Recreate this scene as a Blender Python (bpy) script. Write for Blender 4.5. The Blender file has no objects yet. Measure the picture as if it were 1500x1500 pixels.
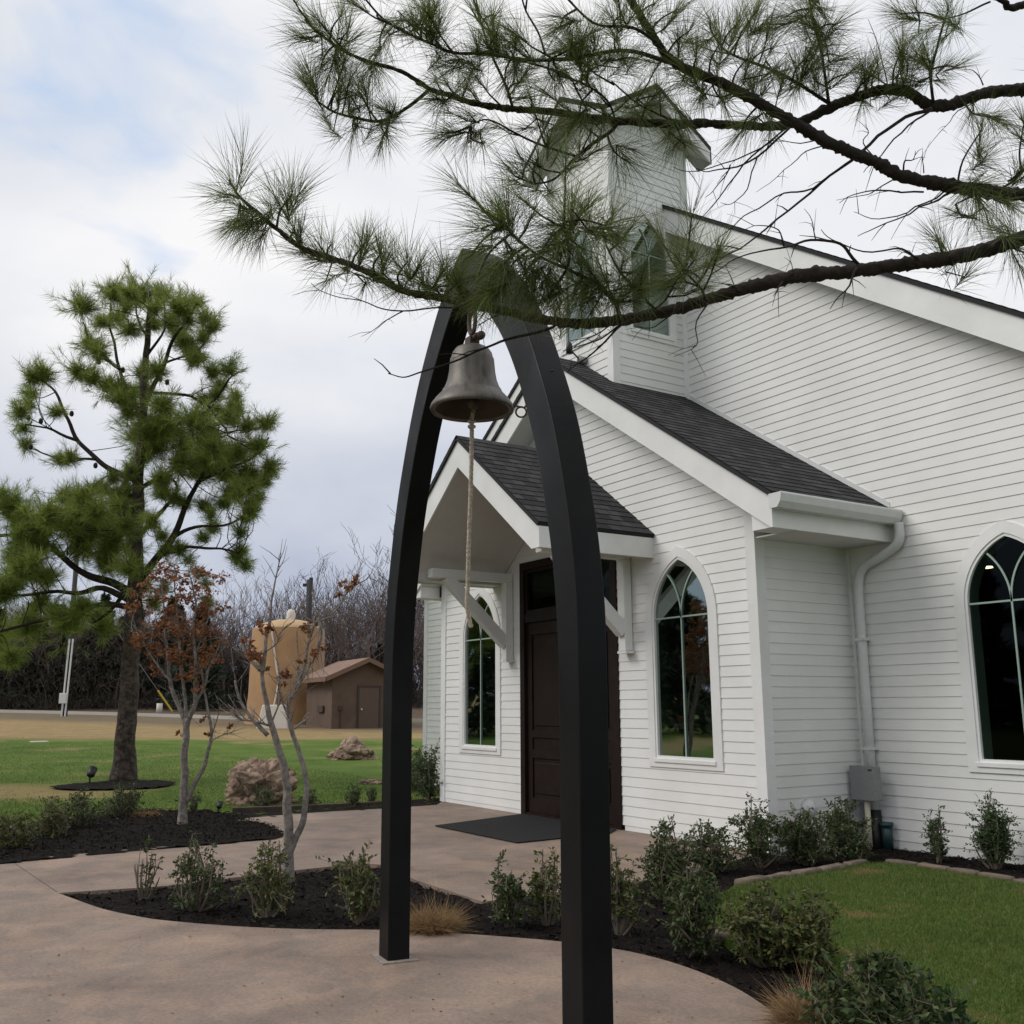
import bpy, bmesh, math, random
import numpy as np
from mathutils import Vector, Matrix, noise
from mathutils.geometry import tessellate_polygon
R_ = math.radians
rng = np.random.default_rng(7)
random.seed(7)
SC = bpy.context.scene
COL = SC.collection

# ------------------------------------------------------------------ camera
FPX, PITCH, ROLL, YAW, EYE = 1456.2, 0.19248, -0.0052325, 0.57122, 1.5
hv = Vector((-math.cos(YAW), math.sin(YAW), 0)); rv = Vector((math.sin(YAW), math.cos(YAW), 0)); uv_ = Vector((0, 0, 1))
CF = math.cos(PITCH)*hv + math.sin(PITCH)*uv_
CU0 = -math.sin(PITCH)*hv + math.cos(PITCH)*uv_
CR = math.cos(ROLL)*rv + math.sin(ROLL)*CU0
CU = -math.sin(ROLL)*rv + math.cos(ROLL)*CU0
CO = Vector((0, 0, EYE))
cam_d = bpy.data.cameras.new('camera'); cam = bpy.data.objects.new('camera', cam_d); COL.objects.link(cam)
m = Matrix((CR, CU, -CF)).transposed().to_4x4(); m.translation = CO; cam.matrix_world = m
cam_d.sensor_width = 36; cam_d.lens = FPX/1500*36; cam_d.clip_end = 2000; cam_d.clip_start = 0.05
SC.camera = cam

# ------------------------------------------------------------------ light
SUN_EL, SUN_AZ = R_(42), math.atan2(-0.88, -0.47)      # where the sun stands
w = bpy.data.worlds.new('World'); SC.world = w; w.use_nodes = True
nt = w.node_tree; N = nt.nodes; L = nt.links; N.clear()
out = N.new('ShaderNodeOutputWorld'); bg = N.new('ShaderNodeBackground'); bg.inputs['Strength'].default_value = 0.109
sky = N.new('ShaderNodeTexSky'); sky.sky_type = 'NISHITA'; sky.sun_disc = False
sky.sun_elevation = SUN_EL; sky.sun_rotation = math.pi/2 - SUN_AZ
tc = N.new('ShaderNodeTexCoord')
sep = N.new('ShaderNodeSeparateXYZ'); L.new(tc.outputs['Generated'], sep.inputs[0])
mp = N.new('ShaderNodeMapping'); mp.inputs['Scale'].default_value = (1, 1, 1.5); mp.inputs['Location'].default_value = (0.32, 0.1, 0.0)
L.new(tc.outputs['Generated'], mp.inputs[0])
n1 = N.new('ShaderNodeTexNoise'); n1.inputs['Scale'].default_value = 2.6; n1.inputs['Detail'].default_value = 7; n1.inputs['Roughness'].default_value = 0.52
L.new(mp.outputs[0], n1.inputs[0])
n2 = N.new('ShaderNodeTexNoise'); n2.inputs['Scale'].default_value = 1.7; n2.inputs['Detail'].default_value = 6; n2.inputs['Distortion'].default_value = 0.3
mp2 = N.new('ShaderNodeMapping'); mp2.inputs['Scale'].default_value = (1, 1, 1.8); mp2.inputs['Location'].default_value = (3.1, 5.2, 1.7)
L.new(tc.outputs['Generated'], mp2.inputs[0]); L.new(mp2.outputs[0], n2.inputs[0])
cr = N.new('ShaderNodeValToRGB')           # cloud brightness
cr.color_ramp.elements[0].position = 0.33; cr.color_ramp.elements[0].color = (6.0, 6.35, 7.05, 1)
cr.color_ramp.elements[1].position = 0.62; cr.color_ramp.elements[1].color = (8.35, 8.3, 8.4, 1)
L.new(n2.outputs['Fac'], cr.inputs[0])
# lower cloud bank is thicker and greyer
low = N.new('ShaderNodeMapRange'); low.inputs['From Min'].default_value = 0.02; low.inputs['From Max'].default_value = 0.36
low.inputs['To Min'].default_value = 0.95; low.inputs['To Max'].default_value = 0.0
addn = N.new('ShaderNodeMath'); addn.operation = 'MULTIPLY_ADD'; addn.inputs[1].default_value = 0.45; 
L.new(n1.outputs['Fac'], addn.inputs[0]); 
zs = N.new('ShaderNodeMath'); zs.operation = 'SUBTRACT'; L.new(sep.outputs['Z'], zs.inputs[0]); zs.inputs[1].default_value = 0.235
L.new(zs.outputs[0], addn.inputs[2]); L.new(addn.outputs[0], low.inputs['Value'])
mxl = N.new('ShaderNodeMix'); mxl.data_type = 'RGBA'; L.new(low.outputs[0], mxl.inputs['Factor']); L.new(cr.outputs[0], mxl.inputs['A'])
mxl.inputs['B'].default_value = (2.7, 3.3, 4.7, 1)
# blue gaps
gap = N.new('ShaderNodeMapRange'); gap.inputs['From Min'].default_value = 0.635; gap.inputs['From Max'].default_value = 0.80
gap.inputs['To Max'].default_value = 0.75
pd = (CF + CR*((185-750)/FPX) - CU*((125-750)/FPX)).normalized()
vd = N.new('ShaderNodeVectorMath'); vd.operation = 'DOT_PRODUCT'; L.new(tc.outputs['Generated'], vd.inputs[0]); vd.inputs[1].default_value = pd
pm = N.new('ShaderNodeMapRange'); pm.inputs['From Min'].default_value = 0.978; pm.inputs['From Max'].default_value = 0.998; pm.inputs['To Max'].default_value = 0.2; L.new(vd.outputs['Value'], pm.inputs['Value'])
n3 = N.new('ShaderNodeTexNoise'); n3.inputs['Scale'].default_value = 7; n3.inputs['Detail'].default_value = 7; n3.inputs['Distortion'].default_value = 0.5; L.new(mp2.outputs[0], n3.inputs[0])
g1 = N.new('ShaderNodeMath'); g1.operation = 'MULTIPLY_ADD'; L.new(n3.outputs['Fac'], g1.inputs[0]); g1.inputs[1].default_value = 0.55; L.new(pm.outputs[0], g1.inputs[2])
g2 = N.new('ShaderNodeMath'); g2.operation = 'MULTIPLY_ADD'; L.new(n1.outputs['Fac'], g2.inputs[0]); g2.inputs[1].default_value = 0.45; L.new(g1.outputs[0], g2.inputs[2]); L.new(g2.outputs[0], gap.inputs['Value'])
skc = N.new('ShaderNodeMix'); skc.data_type = 'RGBA'; skc.blend_type = 'MIX'; skc.inputs['Factor'].default_value = 0.62
L.new(sky.outputs[0], skc.inputs['A']); skc.inputs['B'].default_value = (5.0, 6.9, 9.8, 1)
mxg = N.new('ShaderNodeMix'); mxg.data_type = 'RGBA'; L.new(gap.outputs[0], mxg.inputs['Factor']); L.new(mxl.outputs['Result'], mxg.inputs['A']); L.new(skc.outputs['Result'], mxg.inputs['B'])
L.new(mxg.outputs['Result'], bg.inputs[0]); L.new(bg.outputs[0], out.inputs[0])
sd = bpy.data.lights.new('sun', 'SUN'); sd.energy = 1.5; sd.angle = R_(32); sd.color = (1, 0.96, 0.9)
so = bpy.data.objects.new('sun', sd); COL.objects.link(so)
sdir = Vector((math.cos(SUN_AZ)*math.cos(SUN_EL), math.sin(SUN_AZ)*math.cos(SUN_EL), math.sin(SUN_EL)))
so.rotation_euler = (-sdir).to_track_quat('-Z', 'Y').to_euler()
SC.view_settings.view_transform = 'Standard'; SC.view_settings.look = 'None'; SC.view_settings.exposure = 0.07; SC.view_settings.gamma = 1

# ------------------------------------------------------------------ picture -> place helpers (1500 px frame)
def gz(x, y):
    d = math.hypot(x, y); t = max(0.0, min(d, 44.0)-20.0)
    z = 0.0115*t*t/(t+6)
    if d > 44: z += 0.0257*(d-44.0)
    return z
def ray(px, py): return CF + CR*((px-750)/FPX) - CU*((py-750)/FPX)
def G(px, py):
    d = ray(px, py); t = 1.0; st = 0.5
    while t < 160:
        p = CO+d*t
        if p.z <= gz(p.x, p.y): break
        t += st; st = 0.5+t*0.01
    a, b = t-st*1.1, t
    for _ in range(30):
        m_ = (a+b)/2; p = CO+d*m_
        if p.z <= gz(p.x, p.y): b = m_
        else: a = m_
    p = CO+d*b; return Vector((p.x, p.y, gz(p.x, p.y)))
def D(px, py, depth):                                    # point at a forward depth
    return CO + ray(px, py)*depth
def OY(px, py, Y):
    d = ray(px, py); return CO + d*(Y/d.y)

# ------------------------------------------------------------------ materials
def mat(name, col, rough=0.7, bump=0.0, bscale=30, var=0.0, vscale=4, col2=None, metal=0.0, island=None, spec=0.5, coat=0.0, detail=6, thr=(0.35, 0.65), bdist=0.01, trans=0.0):
    M = bpy.data.materials.new(name); M.use_nodes = True; t = M.node_tree; B = t.nodes['Principled BSDF']
    B.inputs['Base Color'].default_value = (*col, 1); B.inputs['Roughness'].default_value = rough; B.inputs['Metallic'].default_value = metal
    B.inputs['Specular IOR Level'].default_value = spec; B.inputs['Coat Weight'].default_value = coat
    src = None
    tcn = t.nodes.new('ShaderNodeTexCoord')
    if col2 is not None:
        nz = t.nodes.new('ShaderNodeTexNoise'); nz.inputs['Scale'].default_value = vscale; nz.inputs['Detail'].default_value = detail; nz.inputs['Roughness'].default_value = 0.62
        t.links.new(tcn.outputs['Object'], nz.inputs[0])
        rp = t.nodes.new('ShaderNodeValToRGB'); rp.color_ramp.elements[0].position = thr[0]; rp.color_ramp.elements[1].position = thr[1]
        rp.color_ramp.elements[0].color = (*col, 1); rp.color_ramp.elements[1].color = (*col2, 1)
        t.links.new(nz.outputs['Fac'], rp.inputs[0]); src = rp.outputs[0]
    if island is not None:
        ge = t.nodes.new('ShaderNodeNewGeometry'); rp = t.nodes.new('ShaderNodeValToRGB')
        el = rp.color_ramp.elements
        while len(el) < len(island): el.new(0.5)
        for i, c in enumerate(island): el[i].position = i/(len(island)-1); el[i].color = (*c, 1)
        t.links.new(ge.outputs['Random Per Island'], rp.inputs[0]); src = rp.outputs[0]
    if var:
        nz = t.nodes.new('ShaderNodeTexNoise'); nz.inputs['Scale'].default_value = vscale*3.1; nz.inputs['Detail'].default_value = 5
        t.links.new(tcn.outputs['Object'], nz.inputs[0])
        mr = t.nodes.new('ShaderNodeMapRange'); mr.inputs['From Min'].default_value = 0.25; mr.inputs['From Max'].default_value = 0.75
        mr.inputs['To Min'].default_value = 1-var; mr.inputs['To Max'].default_value = 1+var
        t.links.new(nz.outputs['Fac'], mr.inputs['Value'])
        mu = t.nodes.new('ShaderNodeMix'); mu.data_type = 'RGBA'; mu.blend_type = 'MULTIPLY'; mu.inputs['Factor'].default_value = 1
        if src: t.links.new(src, mu.inputs['A'])
        else: mu.inputs['A'].default_value = (*col, 1)
        cc = t.nodes.new('ShaderNodeCombineColor')
        for k in range(3): t.links.new(mr.outputs[0], cc.inputs[k])
        t.links.new(cc.outputs[0], mu.inputs['B']); src = mu.outputs['Result']
    if src: t.links.new(src, B.inputs['Base Color'])
    if bump:
        nb = t.nodes.new('ShaderNodeTexNoise'); nb.inputs['Scale'].default_value = bscale; nb.inputs['Detail'].default_value = 8
        t.links.new(tcn.outputs['Object'], nb.inputs[0])
        bp = t.nodes.new('ShaderNodeBump'); bp.inputs['Strength'].default_value = bump; bp.inputs['Distance'].default_value = bdist
        t.links.new(nb.outputs['Fac'], bp.inputs['Height']); t.links.new(bp.outputs[0], B.inputs['Normal'])
    if trans:                                             # thin leaves let light through
        tr = t.nodes.new('ShaderNodeBsdfTranslucent'); ms = t.nodes.new('ShaderNodeMixShader'); ms.inputs[0].default_value = trans
        if src: t.links.new(src, tr.inputs[0])
        else: tr.inputs[0].default_value = (*col, 1)
        o = t.nodes['Material Output']; t.links.new(B.outputs[0], ms.inputs[1]); t.links.new(tr.outputs[0], ms.inputs[2]); t.links.new(ms.outputs[0], o.inputs[0])
    return M

WHITE = mat('white_siding_paint', (0.80, 0.80, 0.785), 0.55, col2=(0.735, 0.73, 0.70), vscale=0.8, var=0.035, bump=0.12, bscale=60, bdist=0.004)
TRIM = mat('white_trim_paint', (0.82, 0.82, 0.81), 0.5, col2=(0.72, 0.72, 0.70), vscale=1.3, bump=0.06, bscale=40, bdist=0.004)
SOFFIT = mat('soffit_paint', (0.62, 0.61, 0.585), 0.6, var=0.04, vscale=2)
BLACK = mat('black_powdercoat_steel', (0.0045, 0.0046, 0.005), 0.5, col2=(0.0075, 0.0076, 0.0082), vscale=3, bump=0.25, bscale=90, bdist=0.002, spec=0.17)
def add_rough(M, lo, hi, sc):
    t = M.node_tree; nz = t.nodes.new('ShaderNodeTexNoise'); nz.inputs['Scale'].default_value = sc; nz.inputs['Detail'].default_value = 5
    tcn = t.nodes.new('ShaderNodeTexCoord'); t.links.new(tcn.outputs['Object'], nz.inputs[0])
    mr = t.nodes.new('ShaderNodeMapRange'); mr.inputs['From Min'].default_value = 0.3; mr.inputs['From Max'].default_value = 0.7; mr.inputs['To Min'].default_value = lo; mr.inputs['To Max'].default_value = hi
    t.links.new(nz.outputs['Fac'], mr.inputs['Value']); t.links.new(mr.outputs[0], t.nodes['Principled BSDF'].inputs['Roughness'])
add_rough(BLACK, 0.36, 0.6, 2.5)
BELL = mat('aged_bell_bronze', (0.125, 0.112, 0.096), 0.5, col2=(0.040, 0.034, 0.029), vscale=5, metal=0.4, thr=(0.48, 0.68), bump=0.35, bscale=25, bdist=0.004, var=0.12)
def streaks(M, sc):
    t = M.node_tree
    for n in [n for n in t.nodes if n.type == 'TEX_NOISE'][:1]:
        l = n.inputs[0].links[0]; src = l.from_socket; t.links.remove(l); mp_ = t.nodes.new('ShaderNodeMapping'); mp_.inputs['Scale'].default_value = sc; t.links.new(src, mp_.inputs[0]); t.links.new(mp_.outputs[0], n.inputs[0])
streaks(BELL, (3.0, 3.0, 0.5))
BELLIN = mat('bell_inner_iron', (0.05, 0.035, 0.028), 0.8, var=0.2)
RUST = mat('rusty_iron', (0.10, 0.06, 0.045), 0.75, col2=(0.05, 0.035, 0.03), vscale=20, bump=0.4)
ROPE = mat('old_rope', (0.58, 0.53, 0.44), 0.95, col2=(0.30, 0.24, 0.17), vscale=60, bump=0.8, bscale=250, bdist=0.004)
DOORM = mat('dark_mahogany', (0.019, 0.0095, 0.0065), 0.5, spec=0.22, col2=(0.011, 0.0058, 0.0045), vscale=6, bump=0.15, bscale=20)
GALV = mat('white_gutter_metal', (0.66, 0.67, 0.655), 0.38, var=0.04, vscale=3)
GREYM = mat('grey_box_metal', (0.27, 0.27, 0.27), 0.5, var=0.08, vscale=12, metal=0.3)
BLKP = mat('black_plastic', (0.012, 0.013, 0.014), 0.5)
GRNP = mat('dark_green_plastic', (0.012, 0.045, 0.05), 0.45)
CREAM = mat('cream_conduit', (0.60, 0.56, 0.42), 0.55, var=0.05)
MATM = mat('rubber_doormat', (0.020, 0.0205, 0.021), 0.95, spec=0.2, col2=(0.032, 0.032, 0.032), vscale=30, bump=0.7, bscale=300)
BRICKE = mat('dark_edging_brick', (0.06, 0.042, 0.035), 0.9, var=0.3, bump=0.5)
STONE = mat('edging_stone', (0.20, 0.155, 0.115), 0.9, col2=(0.11, 0.085, 0.065), vscale=9, bump=0.7, bscale=18, bdist=0.02)
ROCK = mat('sandstone_boulder', (0.38, 0.275, 0.20), 0.92, col2=(0.16, 0.105, 0.075), vscale=2.6, bump=1.0, bscale=5, bdist=0.12, var=0.3, thr=(0.4, 0.62))
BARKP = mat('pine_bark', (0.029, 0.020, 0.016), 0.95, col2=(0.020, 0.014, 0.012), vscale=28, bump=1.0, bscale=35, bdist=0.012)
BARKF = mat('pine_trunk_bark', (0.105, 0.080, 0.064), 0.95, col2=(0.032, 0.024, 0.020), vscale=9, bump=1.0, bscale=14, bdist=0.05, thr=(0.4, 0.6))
BARKG = mat('grey_bark', (0.30, 0.27, 0.235), 0.9, col2=(0.13, 0.11, 0.095), vscale=22, bump=0.7, bscale=40, bdist=0.008)
TWIG = mat('bare_twig', (0.13, 0.098, 0.085), 0.95, var=0.25, vscale=0.5)
STEM = mat('shrub_stem', (0.15, 0.12, 0.09), 0.9, var=0.2, vscale=20)
NEED = mat('pine_needles_near', (0.05, 0.08, 0.02), 0.5, island=[(0.036, 0.056, 0.016), (0.085, 0.130, 0.032), (0.145, 0.205, 0.048), (0.20, 0.255, 0.070), (0.16, 0.105, 0.07)], trans=0.42)
NEEDF = mat('pine_needles_far', (0.05, 0.09, 0.02), 0.6, island=[(0.095, 0.138, 0.028), (0.175, 0.240, 0.045), (0.27, 0.335, 0.068), (0.37, 0.40, 0.11)], trans=0.5)
LEAFD = mat('dark_shrub_leaf', (0.02, 0.04, 0.02), 0.55, spec=0.28, island=[(0.020, 0.040, 0.014), (0.040, 0.070, 0.022), (0.072, 0.108, 0.034), (0.135, 0.150, 0.058)], trans=0.18)
LEAFO = mat('olive_shrub_leaf', (0.05, 0.07, 0.02), 0.55, spec=0.28, island=[(0.030, 0.050, 0.016), (0.068, 0.098, 0.028), (0.130, 0.155, 0.042), (0.20, 0.165, 0.060)], trans=0.22)
LEAFG = mat('green_shrub_leaf', (0.03, 0.08, 0.02), 0.55, spec=0.28, island=[(0.018, 0.045, 0.013), (0.038, 0.082, 0.022), (0.070, 0.125, 0.032)], trans=0.22)
ORANGE = mat('orange_dead_leaf', (0.3, 0.1, 0.03), 0.7, island=[(0.11, 0.038, 0.018), (0.22, 0.075, 0.026), (0.33, 0.125, 0.045), (0.24, 0.15, 0.06)], trans=0.3)
TANG = mat('tan_dry_grass', (0.35, 0.24, 0.12), 0.85, island=[(0.20, 0.115, 0.055), (0.33, 0.20, 0.095), (0.43, 0.29, 0.15), (0.14, 0.12, 0.05)], trans=0.25)
CEDAR = mat('evergreen_foliage', (0.02, 0.03, 0.015), 0.7, island=[(0.010, 0.017, 0.008), (0.018, 0.030, 0.013), (0.032, 0.044, 0.019)])
BRUSH = mat('winter_brush', (0.06, 0.04, 0.03), 0.95, island=[(0.022, 0.016, 0.012), (0.045, 0.033, 0.026), (0.075, 0.057, 0.045)])
TANK = mat('tan_tank_paint', (0.40, 0.235, 0.105), 0.6, col2=(0.33, 0.185, 0.085), vscale=0.8, var=0.05)
TANKT = mat('tan_tank_roof', (0.47, 0.31, 0.155), 0.6, var=0.06, vscale=0.8)
SHEDW = mat('brown_shed_siding', (0.125, 0.082, 0.056), 0.8, col2=(0.095, 0.062, 0.044), vscale=1.5, var=0.06)
SHEDR = mat('brown_shed_shingle', (0.25, 0.155, 0.11), 0.9, col2=(0.17, 0.105, 0.08), vscale=3, var=0.2)
SHEDD = mat('brown_door_paint', (0.10, 0.065, 0.045), 0.6)
SHEDT = mat('brown_trim_paint', (0.055, 0.035, 0.026), 0.7)
PALE = mat('pale_plastic', (0.62, 0.56, 0.50), 0.6, var=0.04)
POLE = mat('dark_pole_wood', (0.045, 0.042, 0.042), 0.95, var=0.2)
KERB = mat('pale_concrete_kerb', (0.48, 0.45, 0.40), 0.9, var=0.1)
YEL = mat('yellow_guard', (0.60, 0.45, 0.05), 0.6)
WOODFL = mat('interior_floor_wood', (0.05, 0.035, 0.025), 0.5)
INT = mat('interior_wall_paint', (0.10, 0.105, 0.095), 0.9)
MUNT = mat('pale_green_muntin', (0.32, 0.41, 0.36), 0.5)
LAMP = bpy.data.materials.new('lamp_glow'); LAMP.use_nodes = True
LAMP.node_tree.nodes['Principled BSDF'].inputs['Emission Color'].default_value = (1, 0.75, 0.45, 1); LAMP.node_tree.nodes['Principled BSDF'].inputs['Emission Strength'].default_value = 6

def glass_mat():
    M = bpy.data.materials.new('tinted_window_glass'); M.use_nodes = True; t = M.node_tree; t.nodes.clear()
    o = t.nodes.new('ShaderNodeOutputMaterial'); ms = t.nodes.new('ShaderNodeMixShader'); tr = t.nodes.new('ShaderNodeBsdfTransparent'); gl = t.nodes.new('ShaderNodeBsdfGlossy')
    fr = t.nodes.new('ShaderNodeFresnel'); fr.inputs['IOR'].default_value = 1.4
    tr.inputs[0].default_value = (0.34, 0.42, 0.38, 1); gl.inputs['Roughness'].default_value = 0.02; gl.inputs[0].default_value = (0.34, 0.40, 0.37, 1)
    mu = t.nodes.new('ShaderNodeMath'); mu.operation = 'MULTIPLY'; mu.inputs[1].default_value = 0.85
    tcn = t.nodes.new('ShaderNodeTexCoord'); nz = t.nodes.new('ShaderNodeTexNoise'); nz.inputs['Scale'].default_value = 1.3; bp = t.nodes.new('ShaderNodeBump'); bp.inputs['Strength'].default_value = 0.04; bp.inputs['Distance'].default_value = 0.05
    t.links.new(tcn.outputs['Object'], nz.inputs[0]); t.links.new(nz.outputs[0], bp.inputs['Height']); t.links.new(bp.outputs[0], gl.inputs['Normal'])
    t.links.new(fr.outputs[0], mu.inputs[0]); t.links.new(mu.outputs[0], ms.inputs[0]); t.links.new(tr.outputs[0], ms.inputs[1]); t.links.new(gl.outputs[0], ms.inputs[2]); t.links.new(ms.outputs[0], o.inputs[0])
    return M
GLASS = glass_mat()
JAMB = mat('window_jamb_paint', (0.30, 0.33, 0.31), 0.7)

def shingle_mat(name, c1, c2, mortar):
    M = bpy.data.materials.new(name); M.use_nodes = True; t = M.node_tree; B = t.nodes['Principled BSDF']; B.inputs['Roughness'].default_value = 0.93; B.inputs['Specular IOR Level'].default_value = 0.25
    u = t.nodes.new('ShaderNodeUVMap'); br = t.nodes.new('ShaderNodeTexBrick')
    br.inputs['Scale'].default_value = 1; br.inputs['Brick Width'].default_value = 0.19; br.inputs['Row Height'].default_value = 0.14; br.inputs['Mortar Size'].default_value = 0.006; br.offset = 0.37
    br.inputs['Color1'].default_value = (*c1, 1); br.inputs['Color2'].default_value = (*c2, 1); br.inputs['Mortar'].default_value = (*mortar, 1)
    t.links.new(u.outputs[0], br.inputs[0])
    nz = t.nodes.new('ShaderNodeTexNoise'); nz.inputs['Scale'].default_value = 60; t.links.new(u.outputs[0], nz.inputs[0])
    mx = t.nodes.new('ShaderNodeMix'); mx.data_type = 'RGBA'; mx.blend_type = 'OVERLAY'; mx.inputs['Factor'].default_value = 0.7
    t.links.new(br.outputs[0], mx.inputs['A']); t.links.new(nz.outputs['Color'], mx.inputs['B'])
    hs = t.nodes.new('ShaderNodeHueSaturation'); hs.inputs['Saturation'].default_value = 0.45; t.links.new(mx.outputs['Result'], hs.inputs['Color'])
    t.links.new(hs.outputs[0], B.inputs['Base Color'])
    bp = t.nodes.new('ShaderNodeBump'); bp.inputs['Strength'].default_value = 0.5; bp.inputs['Distance'].default_value = 0.006; t.links.new(br.outputs['Fac'], bp.inputs['Height']); bp.invert = True
    t.links.new(bp.outputs[0], B.inputs['Normal'])
    return M
SHING = shingle_mat('charcoal_shingles', (0.024, 0.023, 0.025), (0.066, 0.062, 0.064), (0.016, 0.0155, 0.017))
SHEDGE = mat('shingle_edge', (0.018, 0.018, 0.021), 0.9)

def concrete_mat():
    M = bpy.data.materials.new('stained_concrete'); M.use_nodes = True; t = M.node_tree; B = t.nodes['Principled BSDF']; B.inputs['Roughness'].default_value = 0.72
    tcn = t.nodes.new('ShaderNodeTexCoord')
    def nz(s, d, r=0.6, dist=0.0):
        n = t.nodes.new('ShaderNodeTexNoise'); n.inputs['Scale'].default_value = s; n.inputs['Detail'].default_value = d; n.inputs['Roughness'].default_value = r; n.inputs['Distortion'].default_value = dist
        t.links.new(tcn.outputs['Object'], n.inputs[0]); return n.outputs['Fac']
    def ramp(f, a, b, p=(0.35, 0.65)):
        r = t.nodes.new('ShaderNodeValToRGB'); r.color_ramp.elements[0].position = p[0]; r.color_ramp.elements[1].position = p[1]
        r.color_ramp.elements[0].color = (*a, 1); r.color_ramp.elements[1].color = (*b, 1); t.links.new(f, r.inputs[0]); return r.outputs[0]
    def mix(f, a, b, bt='MIX', fv=None):
        n = t.nodes.new('ShaderNodeMix'); n.data_type = 'RGBA'; n.blend_type = bt
        if f is None: n.inputs['Factor'].default_value = fv
        else: t.links.new(f, n.inputs['Factor'])
        t.links.new(a, n.inputs['A']); t.links.new(b, n.inputs['B']); return n.outputs['Result']
    a = ramp(nz(0.9, 8, 0.62, 0.4), (0.175, 0.125, 0.094), (0.330, 0.245, 0.190), (0.36, 0.62))
    b = ramp(nz(2.3, 9, 0.7, 0.6), (0.135, 0.116, 0.100), (0.370, 0.250, 0.180), (0.38, 0.66))
    c = mix(None, a, b, 'MIX', 0.5)
    g = ramp(nz(38, 6, 0.7), (0.72, 0.72, 0.72), (1.22, 1.22, 1.22), (0.3, 0.7))
    c = mix(None, c, g, 'MULTIPLY', 1.0)
    g2 = ramp(nz(150, 3, 0.8), (0.6, 0.6, 0.6), (1.3, 1.3, 1.3), (0.25, 0.75)); c = mix(None, c, g2, 'MULTIPLY', 0.5)
    st = ramp(nz(0.55, 5, 0.5, 1.0), (0.90, 0.90, 0.92), (1.05, 1.04, 1.03), (0.40, 0.60))
    c = mix(None, c, st, 'MULTIPLY', 0.8)
    t.links.new(c, B.inputs['Base Color'])
    bp = t.nodes.new('ShaderNodeBump'); bp.inputs['Strength'].default_value = 0.35; bp.inputs['Distance'].default_value = 0.004; t.links.new(nz(70, 8, 0.7), bp.inputs['Height']); t.links.new(bp.outputs[0], B.inputs['Normal'])
    return M
CONC = concrete_mat()

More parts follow.
